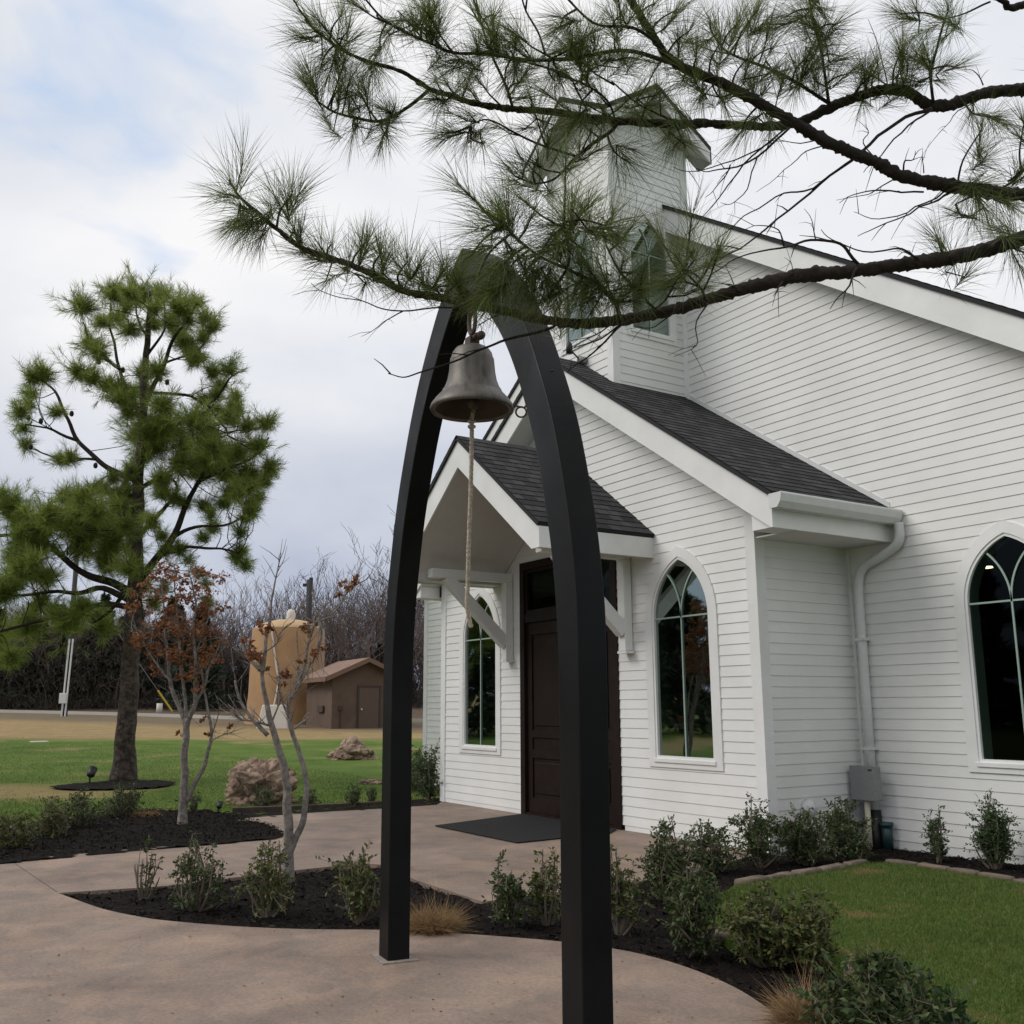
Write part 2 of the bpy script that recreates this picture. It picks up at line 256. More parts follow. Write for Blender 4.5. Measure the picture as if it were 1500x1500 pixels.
def lawn_mat():
    M = bpy.data.materials.new('lawn_and_dry_field'); M.use_nodes = True; t = M.node_tree; B = t.nodes['Principled BSDF']; B.inputs['Roughness'].default_value = 0.95; B.inputs['Specular IOR Level'].default_value = 0.15
    tcn = t.nodes.new('ShaderNodeTexCoord')
    def nz(s, d=6, r=0.6, sc=(1, 1, 1)):
        n = t.nodes.new('ShaderNodeTexNoise'); n.inputs['Scale'].default_value = s; n.inputs['Detail'].default_value = d; n.inputs['Roughness'].default_value = r
        t.links.new(tcn.outputs['Object'], n.inputs[0]); return n.outputs['Fac']
    def math_(op, a, b=None, c=None):
        n = t.nodes.new('ShaderNodeMath'); n.operation = op
        for i, v in enumerate((a, b, c)):
            if v is None: continue
            if isinstance(v, (int, float)): n.inputs[i].default_value = v
            else: t.links.new(v, n.inputs[i])
        return n.outputs[0]
    def ramp(f, cols):
        r = t.nodes.new('ShaderNodeValToRGB'); el = r.color_ramp.elements
        while len(el) < len(cols): el.new(0.5)
        for i, (p, c) in enumerate(cols): el[i].position = p; el[i].color = (*c, 1)
        t.links.new(f, r.inputs[0]); return r.outputs[0]
    def mix(f, a, b, bt='MIX'):
        n = t.nodes.new('ShaderNodeMix'); n.data_type = 'RGBA'; n.blend_type = bt
        if isinstance(f, float): n.inputs['Factor'].default_value = f
        else: t.links.new(f, n.inputs['Factor'])
        t.links.new(a, n.inputs['A']); t.links.new(b, n.inputs['B']); return n.outputs['Result']
    def step(f, a, b):
        r = t.nodes.new('ShaderNodeMapRange'); r.inputs['From Min'].default_value = a; r.inputs['From Max'].default_value = b; t.links.new(f, r.inputs['Value']); return r.outputs[0]
    sp = t.nodes.new('ShaderNodeSeparateXYZ'); t.links.new(tcn.outputs['Object'], sp.inputs[0])
    # distance along the way across the field
    dd = math_('ADD', math_('MULTIPLY', sp.outputs['X'], hv.x), math_('MULTIPLY', sp.outputs['Y'], hv.y))
    lat = math_('ADD', math_('MULTIPLY', sp.outputs['X'], rv.x), math_('MULTIPLY', sp.outputs['Y'], rv.y))
    green = ramp(nz(0.55, 8, 0.65), [(0.3, (0.062, 0.112, 0.016)), (0.5, (0.098, 0.158, 0.026)), (0.72, (0.165, 0.190, 0.048))])
    green2 = ramp(nz(9, 6, 0.75), [(0.3, (0.7, 0.72, 0.7)), (0.7, (1.25, 1.22, 1.2))])
    green = mix(0.9, green, green2, 'MULTIPLY')
    straw = ramp(nz(1.2, 8, 0.7), [(0.3, (0.225, 0.165, 0.080)), (0.7, (0.36, 0.26, 0.125))])
    far = step(math_('ADD', dd, math_('MULTIPLY', nz(0.12, 4), 5)), 42.5, 45.0)
    band = math_('MULTIPLY', step(math_('ADD', dd, math_('MULTIPLY', nz(0.6, 4), 2.2)), 17.8, 18.8), step(math_('ADD', dd, math_('MULTIPLY', nz(0.6, 4), 2.2)), 22.2, 20.6))
    band = math_('MULTIPLY', band, step(lat, -6.4, -7.6))
    patch = math_('MULTIPLY', step(nz(0.28, 5, 0.6), 0.56, 0.70), 0.75)
    pat2 = math_('MULTIPLY', patch, step(dd, 16, 28))
    f = math_('MAXIMUM', math_('MAXIMUM', far, math_('MULTIPLY', band, 0.8)), pat2)
    c = mix(f, green, straw)
    road = ramp(nz(0.8, 5), [(0.3, (0.105, 0.085, 0.06)), (0.7, (0.15, 0.12, 0.085))])
    kl = math_('ADD', math_('ADD', dd, math_('MULTIPLY', lat, 0.52)), math_('MULTIPLY', nz(0.15, 4), 5))
    c = mix(math_('MULTIPLY', step(kl, 45, 50), 0.8), c, road)
    brn = ramp(nz(0.8, 5), [(0.3, (0.075, 0.052, 0.035)), (0.7, (0.13, 0.095, 0.065))])
    c = mix(step(kl, 57, 58.5), c, brn)
    t.links.new(c, B.inputs['Base Color'])
    bp = t.nodes.new('ShaderNodeBump'); bp.inputs['Strength'].default_value = 0.9; bp.inputs['Distance'].default_value = 0.03; t.links.new(nz(30, 8, 0.8), bp.inputs['Height']); t.links.new(bp.outputs[0], B.inputs['Normal'])
    return M
LAWN = lawn_mat()
MULCH = mat('black_mulch', (0.0045, 0.0034, 0.003), 0.95, spec=0.15, col2=(0.017, 0.012, 0.010), vscale=30, bump=1.0, bscale=60, bdist=0.03, detail=8)
CHIP = mat('mulch_chips', (0.02, 0.015, 0.01), 0.95, spec=0.12, island=[(0.004, 0.003, 0.003), (0.008, 0.006, 0.005), (0.014, 0.010, 0.008), (0.010, 0.007, 0.006), (0.04, 0.029, 0.022)])
GBLADE = mat('grass_blades', (0.08, 0.14, 0.03), 0.7, island=[(0.048, 0.096, 0.012), (0.085, 0.150, 0.020), (0.125, 0.190, 0.032), (0.22, 0.20, 0.075)], trans=0.3)

# ------------------------------------------------------------------ mesh helpers
class MB:
    def __init__(s): s.v = []; s.f = []; s.uv = None
    def add(s, vs, fs):
        o = len(s.v); s.v += [tuple(v) for v in vs]; s.f += [tuple(i+o for i in f) for f in fs]; return s
    def box(s, a, b):
        x0, y0, z0 = a; x1, y1, z1 = b
        return s.add([(x0,y0,z0),(x1,y0,z0),(x1,y1,z0),(x0,y1,z0),(x0,y0,z1),(x1,y0,z1),(x1,y1,z1),(x0,y1,z1)], [(0,3,2,1),(4,5,6,7),(0,1,5,4),(1,2,6,5),(2,3,7,6),(3,0,4,7)])
    def prism(s, poly, vec):                          # poly: 3D points, extruded by vec
        n = len(poly); vec = Vector(vec); P = [Vector(p) for p in poly]
        return s.add(P+[p+vec for p in P], [tuple(range(n-1,-1,-1)), tuple(range(n,2*n))]+[(i,(i+1)%n,n+(i+1)%n,n+i) for i in range(n)])
    def bar(s, p, q, wx, wz, up=(0,0,1)):
        p = Vector(p); q = Vector(q); d = (q-p).normalized(); u = Vector(up)
        a = d.cross(u).normalized(); b = a.cross(d).normalized()
        c = [a*wx/2+b*wz/2, -a*wx/2+b*wz/2, -a*wx/2-b*wz/2, a*wx/2-b*wz/2]
        return s.add([p+k for k in c]+[q+k for k in c], [(0,1,2,3),(7,6,5,4)]+[(i,i+4,(i+1)%4+4,(i+1)%4) for i in range(4)])
    def tube(s, pts, rad, n=6, cap=True):
        P = [Vector(p) for p in pts]
        if isinstance(rad, (int, float)): rad = [rad]*len(P)
        o = len(s.v); a = None
        for i, p in enumerate(P):
            d = (P[min(i+1, len(P)-1)]-P[max(i-1, 0)])
            d = d.normalized() if d.length > 1e-9 else Vector((0, 0, 1))
            if a is None: a = d.orthogonal().normalized()
            else:
                a = a-d*a.dot(d); a = a.normalized() if a.length > 1e-6 else d.orthogonal().normalized()
            b = d.cross(a)
            for k in range(n):
                t = 2*math.pi*k/n; s.v.append(tuple(p+(a*math.cos(t)+b*math.sin(t))*rad[i]))
        for i in range(len(P)-1):
            for k in range(n):
                s.f.append((o+i*n+k, o+i*n+(k+1)%n, o+(i+1)*n+(k+1)%n, o+(i+1)*n+k))
        if cap and n > 2:
            s.f.append(tuple(o+k for k in range(n-1, -1, -1))); s.f.append(tuple(o+(len(P)-1)*n+k for k in range(n)))
        return s
    def lathe(s, prof, c, n=32):
        o = len(s.v)
        for r, z in prof:
            for k in range(n):
                t = 2*math.pi*k/n; s.v.append((c[0]+r*math.cos(t), c[1]+r*math.sin(t), c[2]+z))
        for i in range(len(prof)-1):
            for k in range(n):
                s.f.append((o+i*n+k, o+i*n+(k+1)%n, o+(i+1)*n+(k+1)%n, o+(i+1)*n+k))
        return s
    def each(s, name, m, parent=None, **k):                 # every separate piece as an object of its own
        par = list(range(len(s.v)))
        def fd(i):
            while par[i] != i: par[i] = par[par[i]]; i = par[i]
            return i
        for f in s.f:
            for i in f[1:]: par[fd(i)] = fd(f[0])
        gr = {}
        for f in s.f: gr.setdefault(fd(f[0]), []).append(f)
        out = []
        for fs in gr.values():
            ids = sorted({i for f in fs for i in f}); mp_ = {a: b for b, a in enumerate(ids)}; q = MB(); q.v = [s.v[i] for i in ids]; q.f = [tuple(mp_[i] for i in f) for f in fs]; out.append(q.build(name, m, parent, **k))
        return out
    def build(s, name, m, parent=None, smooth=False, bevel=0, **props):
        me = bpy.data.meshes.new(name); me.from_pydata(s.v, [], s.f); me.update()
        return link(name, me, m, parent, smooth, bevel, **props)
def link(name, me, m, parent=None, smooth=False, bevel=0, **props):
    me.materials.append(m)
    if smooth: me.polygons.foreach_set('use_smooth', [True]*len(me.polygons))
    o = bpy.data.objects.new(name, me); COL.objects.link(o)
    if parent is not None: o.parent = parent; o.matrix_parent_inverse = parent.matrix_basis.inverted()
    if bevel:
        b = o.modifiers.new('bevel', 'BEVEL'); b.width = bevel; b.segments = 2; b.limit_method = 'ANGLE'; b.angle_limit = R_(40)
    for k, v in props.items(): o[k] = v
    return o
def tag(o, label, cat, group=None):
    o['label'] = label; o['category'] = cat
    if group: o['group'] = group
    return o
def thing(name, label, cat, loc=(0, 0, 0), group=None):
    o = bpy.data.objects.new(name, None); COL.objects.link(o); o.location = loc; o.empty_display_size = 0.2
    return tag(o, label, cat, group)
def spline(P, k=5):
    P = [Vector(p) for p in P]
    if len(P) < 3: return [P[0].lerp(P[-1], i/k) for i in range(k+1)]
    out = []
    for i in range(len(P)-1):
        a = P[max(i-1, 0)]; b = P[i]; c = P[i+1]; d = P[min(i+2, len(P)-1)]
        for j in range(k):
            t = j/k; out.append(0.5*((2*b)+(c-a)*t+(2*a-5*b+4*c-d)*t*t+(3*b-a-3*c+d)*t**3))
    out.append(P[-1]); return out
def mesh_np(V, F):                                       # V (n,3), F list of arrays with same size
    me = bpy.data.meshes.new('m'); nv = len(V); me.vertices.add(nv); me.vertices.foreach_set('co', V.astype(np.float32).ravel())
    nf = sum(len(f) for f in F); nl = sum(f.size for f in F)
    me.loops.add(nl); me.polygons.add(nf)
    me.loops.foreach_set('vertex_index', np.concatenate([f.ravel() for f in F]).astype(np.int32))
    tot = np.concatenate([np.full(len(f), f.shape[1]) for f in F]); st = np.concatenate([[0], np.cumsum(tot)[:-1]])
    me.polygons.foreach_set('loop_start', st.astype(np.int32)); me.polygons.foreach_set('loop_total', tot.astype(np.int32))
    me.update(calc_edges=True); me.validate(); return me
def unit(a): return a/np.maximum(np.linalg.norm(a, axis=-1, keepdims=True), 1e-9)

def ribbons(base, dirs, length, width, droop=0.15):      # curved tapering blades / needles: 5 verts each
    n = len(base); length = np.broadcast_to(np.asarray(length, float).reshape(-1, 1), (n, 1)); width = np.broadcast_to(np.asarray(width, float).reshape(-1, 1), (n, 1))
    side = unit(np.cross(dirs, rng.normal(size=(n, 3)))); bend = unit(rng.normal(size=(n, 3))*0.6+np.array([0, 0, -1]))*droop
    mid = base+dirs*length*0.5+bend*length*0.18; tip = base+dirs*length+bend*length*0.7
    V = np.stack([base-side*width/2, base+side*width/2, mid+side*width*0.42, mid-side*width*0.42, tip], 1).reshape(-1, 3)
    i = np.arange(n)[:, None]*5
    return V, i+np.array([[0, 1, 2, 3]]), i+np.array([[3, 2, 4]])
def leaves(base, dirs, length, width):                    # folded diamond leaves: 4 verts, 2 tris
    n = len(base); length = np.asarray(length).reshape(-1, 1); width = np.asarray(width).reshape(-1, 1)
    side = unit(np.cross(dirs, rng.normal(size=(n, 3)))); nor = np.cross(dirs, side)
    V = np.stack([base, base+dirs*length*0.5+side*width/2+nor*width*0.18, base+dirs*length, base+dirs*length*0.5-side*width/2+nor*width*0.18], 1).reshape(-1, 3)
    i = np.arange(n)[:, None]*4
    return V, i+np.array([[0, 1, 2]]), i+np.array([[0, 2, 3]])
def rand_dirs(n, axis, spread):                           # unit vectors scattered round axis (n,3)
    return unit(unit(np.asarray(axis, float))+rng.normal(size=(n, 3))*spread)

# ------------------------------------------------------------------ ground
rad = [0, 1, 2, 3.5, 5, 7, 9, 12, 12.9, 15, 18, 21, 24, 27, 31, 36, 42, 48, 54, 60, 66, 72, 78, 84, 90, 96, 104, 112, 120, 140, 160, 220, 320, 600]
mb = MB(); na = 72
mb.v.append((0, 0, -0.16))
for r in rad[1:]:
    for k in range(na):
        a = 2*math.pi*k/na; x, y = r*math.cos(a), r*math.sin(a); mb.v.append((x, y, (gz(x, y) if r < 200 else gz(200, 0))-0.01-(0.15 if r < 12.5 else 0)))
for k in range(na): mb.f.append((0, 1+k, 1+(k+1) % na))
for i in range(len(rad)-2):
    for k in range(na): mb.f.append((1+i*na+k, 1+(i+1)*na+k, 1+(i+1)*na+(k+1) % na, 1+i*na+(k+1) % na))
mb.build('ground', LAWN, smooth=True, kind='structure')

def poly_slab(name, pts, z, th, m, **props):
    P = [Vector((p[0], p[1], z)) for p in pts]; tri = tessellate_polygon([P]); n = len(P)
    area = sum(P[i].x*P[(i+1) % n].y-P[(i+1) % n].x*P[i].y for i in range(n))
    mb = MB(); mb.v = [tuple(p) for p in P]+[(p.x, p.y, z-th) for p in P]
    for t in tri:
        a, b, c = [P[i] for i in t]
        mb.f.append(tuple(t) if (b-a).cross(c-a).z > 0 else tuple(reversed(t)))
    for i in range(n):
        j = (i+1) % n; mb.f.append((i, n+i, n+j, j) if area > 0 else (j, n+j, n+i, i))
    return mb.build(name, m, **props)
def pcurve(px, k=4):
    P = spline([G(*p) for p in px], k); return [(p.x, p.y) for p in P]
bedA_low = pcurve([(85,1308),(115,1319),(150,1331),(200,1342),(250,1349),(350,1357),(450,1361),(555,1362),(650,1366),(740,1372),(820,1379),(890,1388),(950,1400),(1010,1418),(1070,1443),(1115,1470),(1150,1500),(1175,1550)])
bedA_up = pcurve([(708,1321),(665,1307),(609,1289),(575,1274),(540,1265),(430,1275),(330,1287),(250,1297),(160,1303),(85,1308)], 3)
left_top = pcurve([(-300,1294),(0,1262),(200,1243),(330,1233),(402,1226),(417,1222)], 3)
bedB_r = pcurve([(417,1222),(395,1213),(375,1204),(356,1199)], 3)
pat_top = pcurve([(356,1199),(450,1191),(560,1184.5),(640,1179)], 3)
E1 = G(1092, 1256); E2 = G(1000, 1282)
conc = left_top[:-1]+bedB_r[:-1]+pat_top+[(-14.6, 8.03), (-7.6, 8.03), (E1.x, E1.y), (E2.x, E2.y)]+bedA_up[:-1]+bedA_low+[(-0.6, 2.6), (0.9, 1.6), (2.5, -0.5), (2.2, -4), (-3, -8), (-12, -7), (-17, -3)]
poly_slab('pavement', conc, 0.0, 0.12, CONC, kind='structure')
# control joints cut in the walkway
jm = mat('dark_joint', (0.07, 0.055, 0.047), 0.95)  # even dark brown for the thin joint strips
for a, b in (((19, 1263), (84, 1307)),):
    mb = MB(); p, q = G(*a), G(*b); mb.bar(p+Vector((0, 0, -0.0005)), q+Vector((0, 0, -0.0005)), 0.007, 0.003); mb.build('pavement_joint', jm, kind='structure')

def inside(x, y, poly):
    c = np.zeros(x.shape, bool); n = len(poly); j = n-1
    for i in range(n):
        xi, yi = poly[i]; xj, yj = poly[j]
        k = ((yi > y) != (yj > y)) & (x < (xj-xi)*(y-yi)/((yj-yi) if abs(yj-yi) > 1e-9 else 1e-9)+xi); c ^= k; j = i
    return c
def vnoise(x, y, s, z=0.0): return noise.fractal(Vector((x*s, y*s, z)), 1.0, 2.0, 4)
def bed(name, poly, z, amp, res, m, mound=0.0):
    P = np.array(poly); x0, y0 = P.min(0); x1, y1 = P.max(0); xs = np.arange(x0, x1+res, res); ys = np.arange(y0, y1+res, res)
    X, Y = np.meshgrid(xs, ys); I = inside(X, Y, poly); cx = inside(X[:-1, :-1]+res/2, Y[:-1, :-1]+res/2, poly)
    idx = {}; mb = MB()
    def vid(i, j):
        if (i, j) not in idx:
            x, y = X[i, j], Y[i, j]; idx[(i, j)] = len(mb.v)
            mb.v.append((x, y, z+amp*vnoise(x, y, 7)+0.5*amp*vnoise(x, y, 23, 3)+mound*(0.5+0.5*vnoise(x, y, 0.9, 7))+gz(x, y)))
        return idx[(i, j)]
    for i in range(X.shape[0]-1):
        for j in range(X.shape[1]-1):
            if cx[i, j]: mb.f.append((vid(i, j), vid(i, j+1), vid(i+1, j+1), vid(i+1, j)))
    return mb.build(name, m, smooth=True, kind='structure')
lawn_r = pcurve([(1012,1369),(1030,1335),(1075,1303),(1130,1292),(1200,1281),(1270,1268.5),(1320,1268.5),(1400,1281),(1500,1298),(1700,1335)], 3)
lawn_l = pcurve([(1700,1700),(1450,1560),(1330,1490),(1240,1432),(1160,1402),(1080,1384),(1012,1369)], 3)
lawn_poly = lawn_r+lawn_l[:-1]
poly_slab('lawn', lawn_poly, 0.02, 0.25, LAWN, kind='structure')
bedA = [(p[0], p[1]) for p in bedA_up[::-1]]
A_poly = [tuple(G(80,1306))[:2]]+[tuple(G(*p))[:2] for p in [(250,1290),(430,1268),(545,1258),(615,1284),(708,1314),(1000,1276),(1092,1250)]]+[(-7.5, 8.1), (-7.5, 9.55), (0, 9.55), (0, 5), (-0.9, 2.9)]+[tuple(G(*p))[:2] for p in [(1140,1515),(1060,1452),(1000,1428),(890,1396),(740,1380),(555,1370),(350,1365),(240,1355),(140,1336)]]
bed('mulch_bed', A_poly, -0.045, 0.022, 0.035, MULCH, 0.03)
B_poly = [tuple(G(*p))[:2] for p in [(-200,1290),(0,1266),(200,1247),(402,1230),(421,1223),(395,1210),(356,1196),(300,1189),(225,1187),(170,1191),(100,1199),(0,1222),(-200,1252)]]
bed('mulch_bed', B_poly, -0.02, 0.02, 0.06, MULCH, 0.06)
C_poly = [tuple(G(*p))[:2] for p in [(330,1193),(356,1200),(450,1193),(560,1186),(650,1180),(650,1168),(600,1171),(560,1180),(450,1186),(340,1189)]]
bed('mulch_bed', C_poly, -0.005, 0.012, 0.08, MULCH)
c0 = G(168, 1151); bed('mulch_bed', [(c0.x+1.12*math.cos(a)*(1+0.08*math.sin(3*a)), c0.y+1.12*math.sin(a)) for a in np.linspace(0, 6.283, 25)[:-1]], 0.0, 0.02, 0.08, MULCH, 0.04)
# loose chips on the beds
def chips(poly, n, lo, hi, zb, name, lab, holes=()):
    P = np.array(poly); x0, y0 = P.min(0); x1, y1 = P.max(0)
    x = rng.uniform(x0, x1, n*3); y = rng.uniform(y0, y1, n*3); k = inside(x, y, poly)
    for h in holes: k &= ~inside(x, y, h)
    x = x[k][:n]; y = y[k][:n]; n = len(x)
    z = np.array([zb+gz(a, b) for a, b in zip(x, y)])
    d = unit(rng.normal(size=(n, 3))*np.array([1, 1, 0.35])); s = unit(np.cross(d, unit(rng.normal(size=(n, 3))*0.4+np.array([0, 0, 1])))); ln = rng.uniform(lo, hi, (n, 1)); wd = ln*rng.uniform(0.25, 0.5, (n, 1))
    c = np.stack([x, y, z+rng.uniform(0, 0.02, n)], 1)
    V = np.stack([c-d*ln/2-s*wd/2, c+d*ln/2-s*wd/2, c+d*ln/2+s*wd/2, c-d*ln/2+s*wd/2], 1).reshape(-1, 3)
    o = link(name, mesh_np(V, [np.arange(n)[:, None]*4+np.array([[0, 1, 2, 3]])]), CHIP); o['kind'] = 'stuff'; o['label'] = lab
chips(A_poly, 26000, 0.010, 0.042, -0.03, 'mulch', 'dark shredded bark mulch around the shrubs', [conc, lawn_poly])
chips(B_poly, 9000, 0.012, 0.04, 0.03, 'mulch', 'dark bark mulch at the foot of the left small tree')
# litter on the pavement
def litter():
    n = 130; V = []; F = []
    pts = []
    while len(pts) < n:
        px, py = random.uniform(0, 1150), random.uniform(1200, 1500); p = G(px, py)
        if inside(np.array([p.x]), np.array([p.y]), conc)[0]: pts.append(p)
    b = np.array([(p.x, p.y, 0.004) for p in pts]); d = unit(rng.normal(size=(n, 3))*np.array([1, 1, 0.15])); V, f1, f2 = leaves(b, d, rng.uniform(0.01, 0.035, n), rng.uniform(0.004, 0.014, n))
    o = link('leaf_litter', mesh_np(V, [f1, f2]), TANG); o['kind'] = 'stuff'; o['label'] = 'small dry leaves scattered on the pavement'
litter()
# grass blades on the near right lawn and thin tufts on the far lawn
def blades(pts, lo, hi, wd, name, lab, m=None):
    n = len(pts); d = rand_dirs(n, np.array([0, 0, 1.0]), 0.33); V, q, t = ribbons(pts, d, rng.uniform(lo, hi, n), wd, 0.4)
    o = link(name, mesh_np(V, [q, t]), m or GBLADE); o['kind'] = 'stuff'; o['label'] = lab
P = np.array(lawn_poly); n = 230000; x = rng.uniform(P[:, 0].min(), P[:, 0].max(), n); y = rng.uniform(P[:, 1].min(), P[:, 1].max(), n); k = inside(x, y, lawn_poly); x = x[k]; y = y[k]
dry = np.array([vnoise(a, b, 1.1, 4)+0.5*vnoise(a, b, 4.0, 9) for a, b in zip(x, y)])+rng.normal(size=len(x))*0.16
g = dry < 0.66; pts = np.stack([x, y, np.full(len(x), 0.015)], 1)
blades(pts[g & (dry > -0.28)], 0.018, 0.042, 0.004, 'grass', 'short green grass of the small lawn by the right wall')
blades(pts[g & (dry <= -0.28)], 0.028, 0.062, 0.0045, 'grass', 'slightly longer tufts in the small lawn by the right wall')
blades(pts[~g], 0.012, 0.036, 0.004, 'dry_grass', 'dry straw patches in the small lawn by the right wall', TANG)
pp = []
while len(pp) < 75000:
    px = random.uniform(-20, 660); py = 1070+(random.random()**1.3)*190
    p = G(px, py)
    if p.x < -13.9 and p.y > 9.3: continue
    pp.append((p.x, p.y, p.z-0.01))
pp = np.array(pp); k = ~(inside(pp[:, 0], pp[:, 1], B_poly) | inside(pp[:, 0], pp[:, 1], conc) | inside(pp[:, 0], pp[:, 1], C_poly) | (np.hypot(pp[:, 0]-c0.x, pp[:, 1]-c0.y) < 1.1))
dd = pp[:, 0]*hv.x+pp[:, 1]*hv.y; k &= ~((dd > 17.5) & (dd < 20.8) & (pp[:, 0]*rv.x+pp[:, 1]*rv.y < -6.6) & (rng.random(len(pp)) < 0.93)) & (dd < 43)
blades(pp[k], 0.018, 0.045, 0.009, 'grass', 'mown green grass of the wide lawn on the left')

# stone edging round the right lawn
def edging(px, label, m, w_, h_, seg, z0=0.0):
    P = spline([G(*p) for p in px], 8); t = thing('stone_edging', label, 'edging', tuple(P[0])); 
    acc = [P[0]]; L0 = 0; k = 0; cur = P[0]
    for p in P[1:]:
        if (p-cur).length >= seg*random.uniform(0.8, 1.2):
            a = Vector(cur); b = Vector(p); d = (b-a).normalized(); a = a+d*0.01; b = b-d*0.01
            bm = bmesh.new(); bmesh.ops.create_cube(bm, size=1)
            bmesh.ops.subdivide_edges(bm, edges=bm.edges[:], cuts=2, use_grid_fill=True)
            Lx = (b-a).length; ang = math.atan2(d.y, d.x); c = (a+b)/2
            ww = w_*random.uniform(0.8, 1.15); hh = h_*random.uniform(0.75, 1.2)
            for v in bm.verts:
                q = v.co; r = noise.noise_vector(q*2.3+c*3)*0.07
                lx, ly, lz = q.x*Lx*(1-0.12*abs(q.y)*2*abs(q.z)*2), q.y*ww, q.z*hh
                v.co = Vector((c.x+lx*math.cos(ang)-ly*math.sin(ang), c.y+lx*math.sin(ang)+ly*math.cos(ang), z0+lz))+r*ww*1.2
            me = bpy.data.meshes.new('stone'); bm.to_mesh(me); bm.free(); link('stone', me, m, t, True)
            cur = p
    return t
edging([(1080,1300),(1130,1291),(1200,1280),(1268,1267)], 'tan stone edging curving along shrub bed left of the right lawn corner', STONE, 0.09, 0.065, 0.32, 0.02)
edging([(1298,1266),(1340,1271),(1400,1281),(1500,1297),(1600,1318)], 'tan stone edging between mulch and lawn under the right window', STONE, 0.09, 0.065, 0.34, 0.02)
edging([(1018,1368),(1060,1378),(1110,1390)], 'short stone edging at the foot of the pale stemmed shrub', STONE, 0.09, 0.07, 0.24, 0.02)
def flat_edge(name, px, label):
    P = spline([G(*p) for p in px], 4); mb = MB()
    for a, b in zip(P[:-1], P[1:]): mb.bar(Vector(a)+Vector((0, 0, 0.02)), Vector(b)+Vector((0, 0, 0.02)), 0.09, 0.07)
    tag(mb.build(name, BRICKE, bevel=0.01), label, 'edging')
flat_edge('patio_edging', [(340,1188.5),(450,1184.5),(560,1178.5),(600,1172)], 'dark low edging between lawn and far side of patio')

# ------------------------------------------------------------------ church
church = thing('church', 'white clapboard church with gabled entry, square tower and pointed windows', 'church', (-11.08, 8.0, 0))
XL, XR, YF, XC = -14.58, -7.57, 8.0, -11.08
YN, XNL, XNR, XNC, NRZ = 9.52, -18.1, -3.8, -10.97, 9.287
SL = 0.675
def gothic(cx, hw, zb, zs, za, off=0.0, n=12, boff=None):
    a, h = hw, za-zs; r = (a*a+h*h)/(2*a); a2 = a+off; r2 = r+off
    cxr = cx-a+r; z_ap = zs+math.sqrt(max(r2*r2-(r-a)**2, 0))
    bo = off if boff is None else boff
    pts = [(cx-a2, zb-bo), (cx-a2, zs)]
    t1 = math.atan2(z_ap-zs, cx-cxr)
    for i in range(1, n+1):
        t = math.pi+(t1-math.pi)*i/n; pts.append((cxr+r2*math.cos(t), zs+r2*math.sin(t)))
    cxl = cx+a-r
    for i in range(1, n+1):
        t = (math.pi-t1)*(1-i/n); pts.append((cxl+r2*math.cos(t), zs+r2*math.sin(t)))
    pts.append((cx+a2, zb-bo)); return pts
def plane_map(axis, c, sign):                              # axis 'y': wall y=c facing sign*y ; u is x.  'x': wall x=c ; u is y
    if axis == 'y': return lambda u, z, o=0.0: Vector((u, c+sign*o, z))
    return lambda u, z, o=0.0: Vector((c+sign*o, u, z))
COURSE = 0.1163
def siding(outline, holes, fmap, name, z_first=0.06, flip=False, parent=church, m=None):
    loops = [[Vector((p[0], p[1], 0)) for p in outline]]+[[Vector((p[0], p[1], 0)) for p in h] for h in holes]
    tri = tessellate_polygon(loops); flat = [v for l in loops for v in l]
    base = bmesh.new(); vs = [base.verts.new(v) for v in flat]
    for t in tri:
        try: base.faces.new([vs[i] for i in t])
        except ValueError: pass
    zmin = min(v.y for v in flat); zmax = max(v.y for v in flat)
    mb = MB(); k0 = math.floor((zmin-z_first)/COURSE)
    for k in range(k0, int((zmax-z_first)/COURSE)+1):
        za = z_first+k*COURSE; zb = za+COURSE
        b = base.copy()
        bmesh.ops.bisect_plane(b, geom=b.verts[:]+b.edges[:]+b.faces[:], plane_co=(0, za, 0), plane_no=(0, 1, 0), clear_inner=True, dist=1e-6)
        bmesh.ops.bisect_plane(b, geom=b.verts[:]+b.edges[:]+b.faces[:], plane_co=(0, zb, 0), plane_no=(0, 1, 0), clear_outer=True, dist=1e-6)
        if b.faces:
            b.verts.index_update(); o = len(mb.v)
            jit = random.uniform(-0.0006, 0.0006)
            for v in b.verts: mb.v.append(tuple(fmap(v.co.x, v.co.y, 0.003+(0.0085+jit)*(1-(v.co.y-za)/COURSE))))
            for f in b.faces: mb.f.append(tuple(o+v.index for v in f.verts))
            for e in b.edges:
                p, q = e.verts
                if abs(p.co.y-za) < 1e-5 and abs(q.co.y-za) < 1e-5:
                    i = len(mb.v); mb.v.append(tuple(fmap(p.co.x, za, -0.004))); mb.v.append(tuple(fmap(q.co.x, za, -0.004)))
                    mb.f.append((o+p.index, o+q.index, i+1, i))
        b.free()
    base.free()
    return mb.build(name, m or WHITE, parent)
def ring(a, b, fmap, o0, o1, mb):                          # frame between two outlines of equal length, extruded
    n = len(a)
    for i in range(n-0):
        j = (i+1) % n
        A0, A1, B0, B1 = a[i], a[j], b[i], b[j]
        P = [fmap(*A0, o1), fmap(*A1, o1), fmap(*B1, o1), fmap(*B0, o1), fmap(*A0, o0), fmap(*A1, o0), fmap(*B1, o0), fmap(*B0, o0)]
        mb.add(P, [(0, 1, 2, 3), (4, 7, 6, 5), (0, 4, 5, 1), (3, 2, 6, 7)])
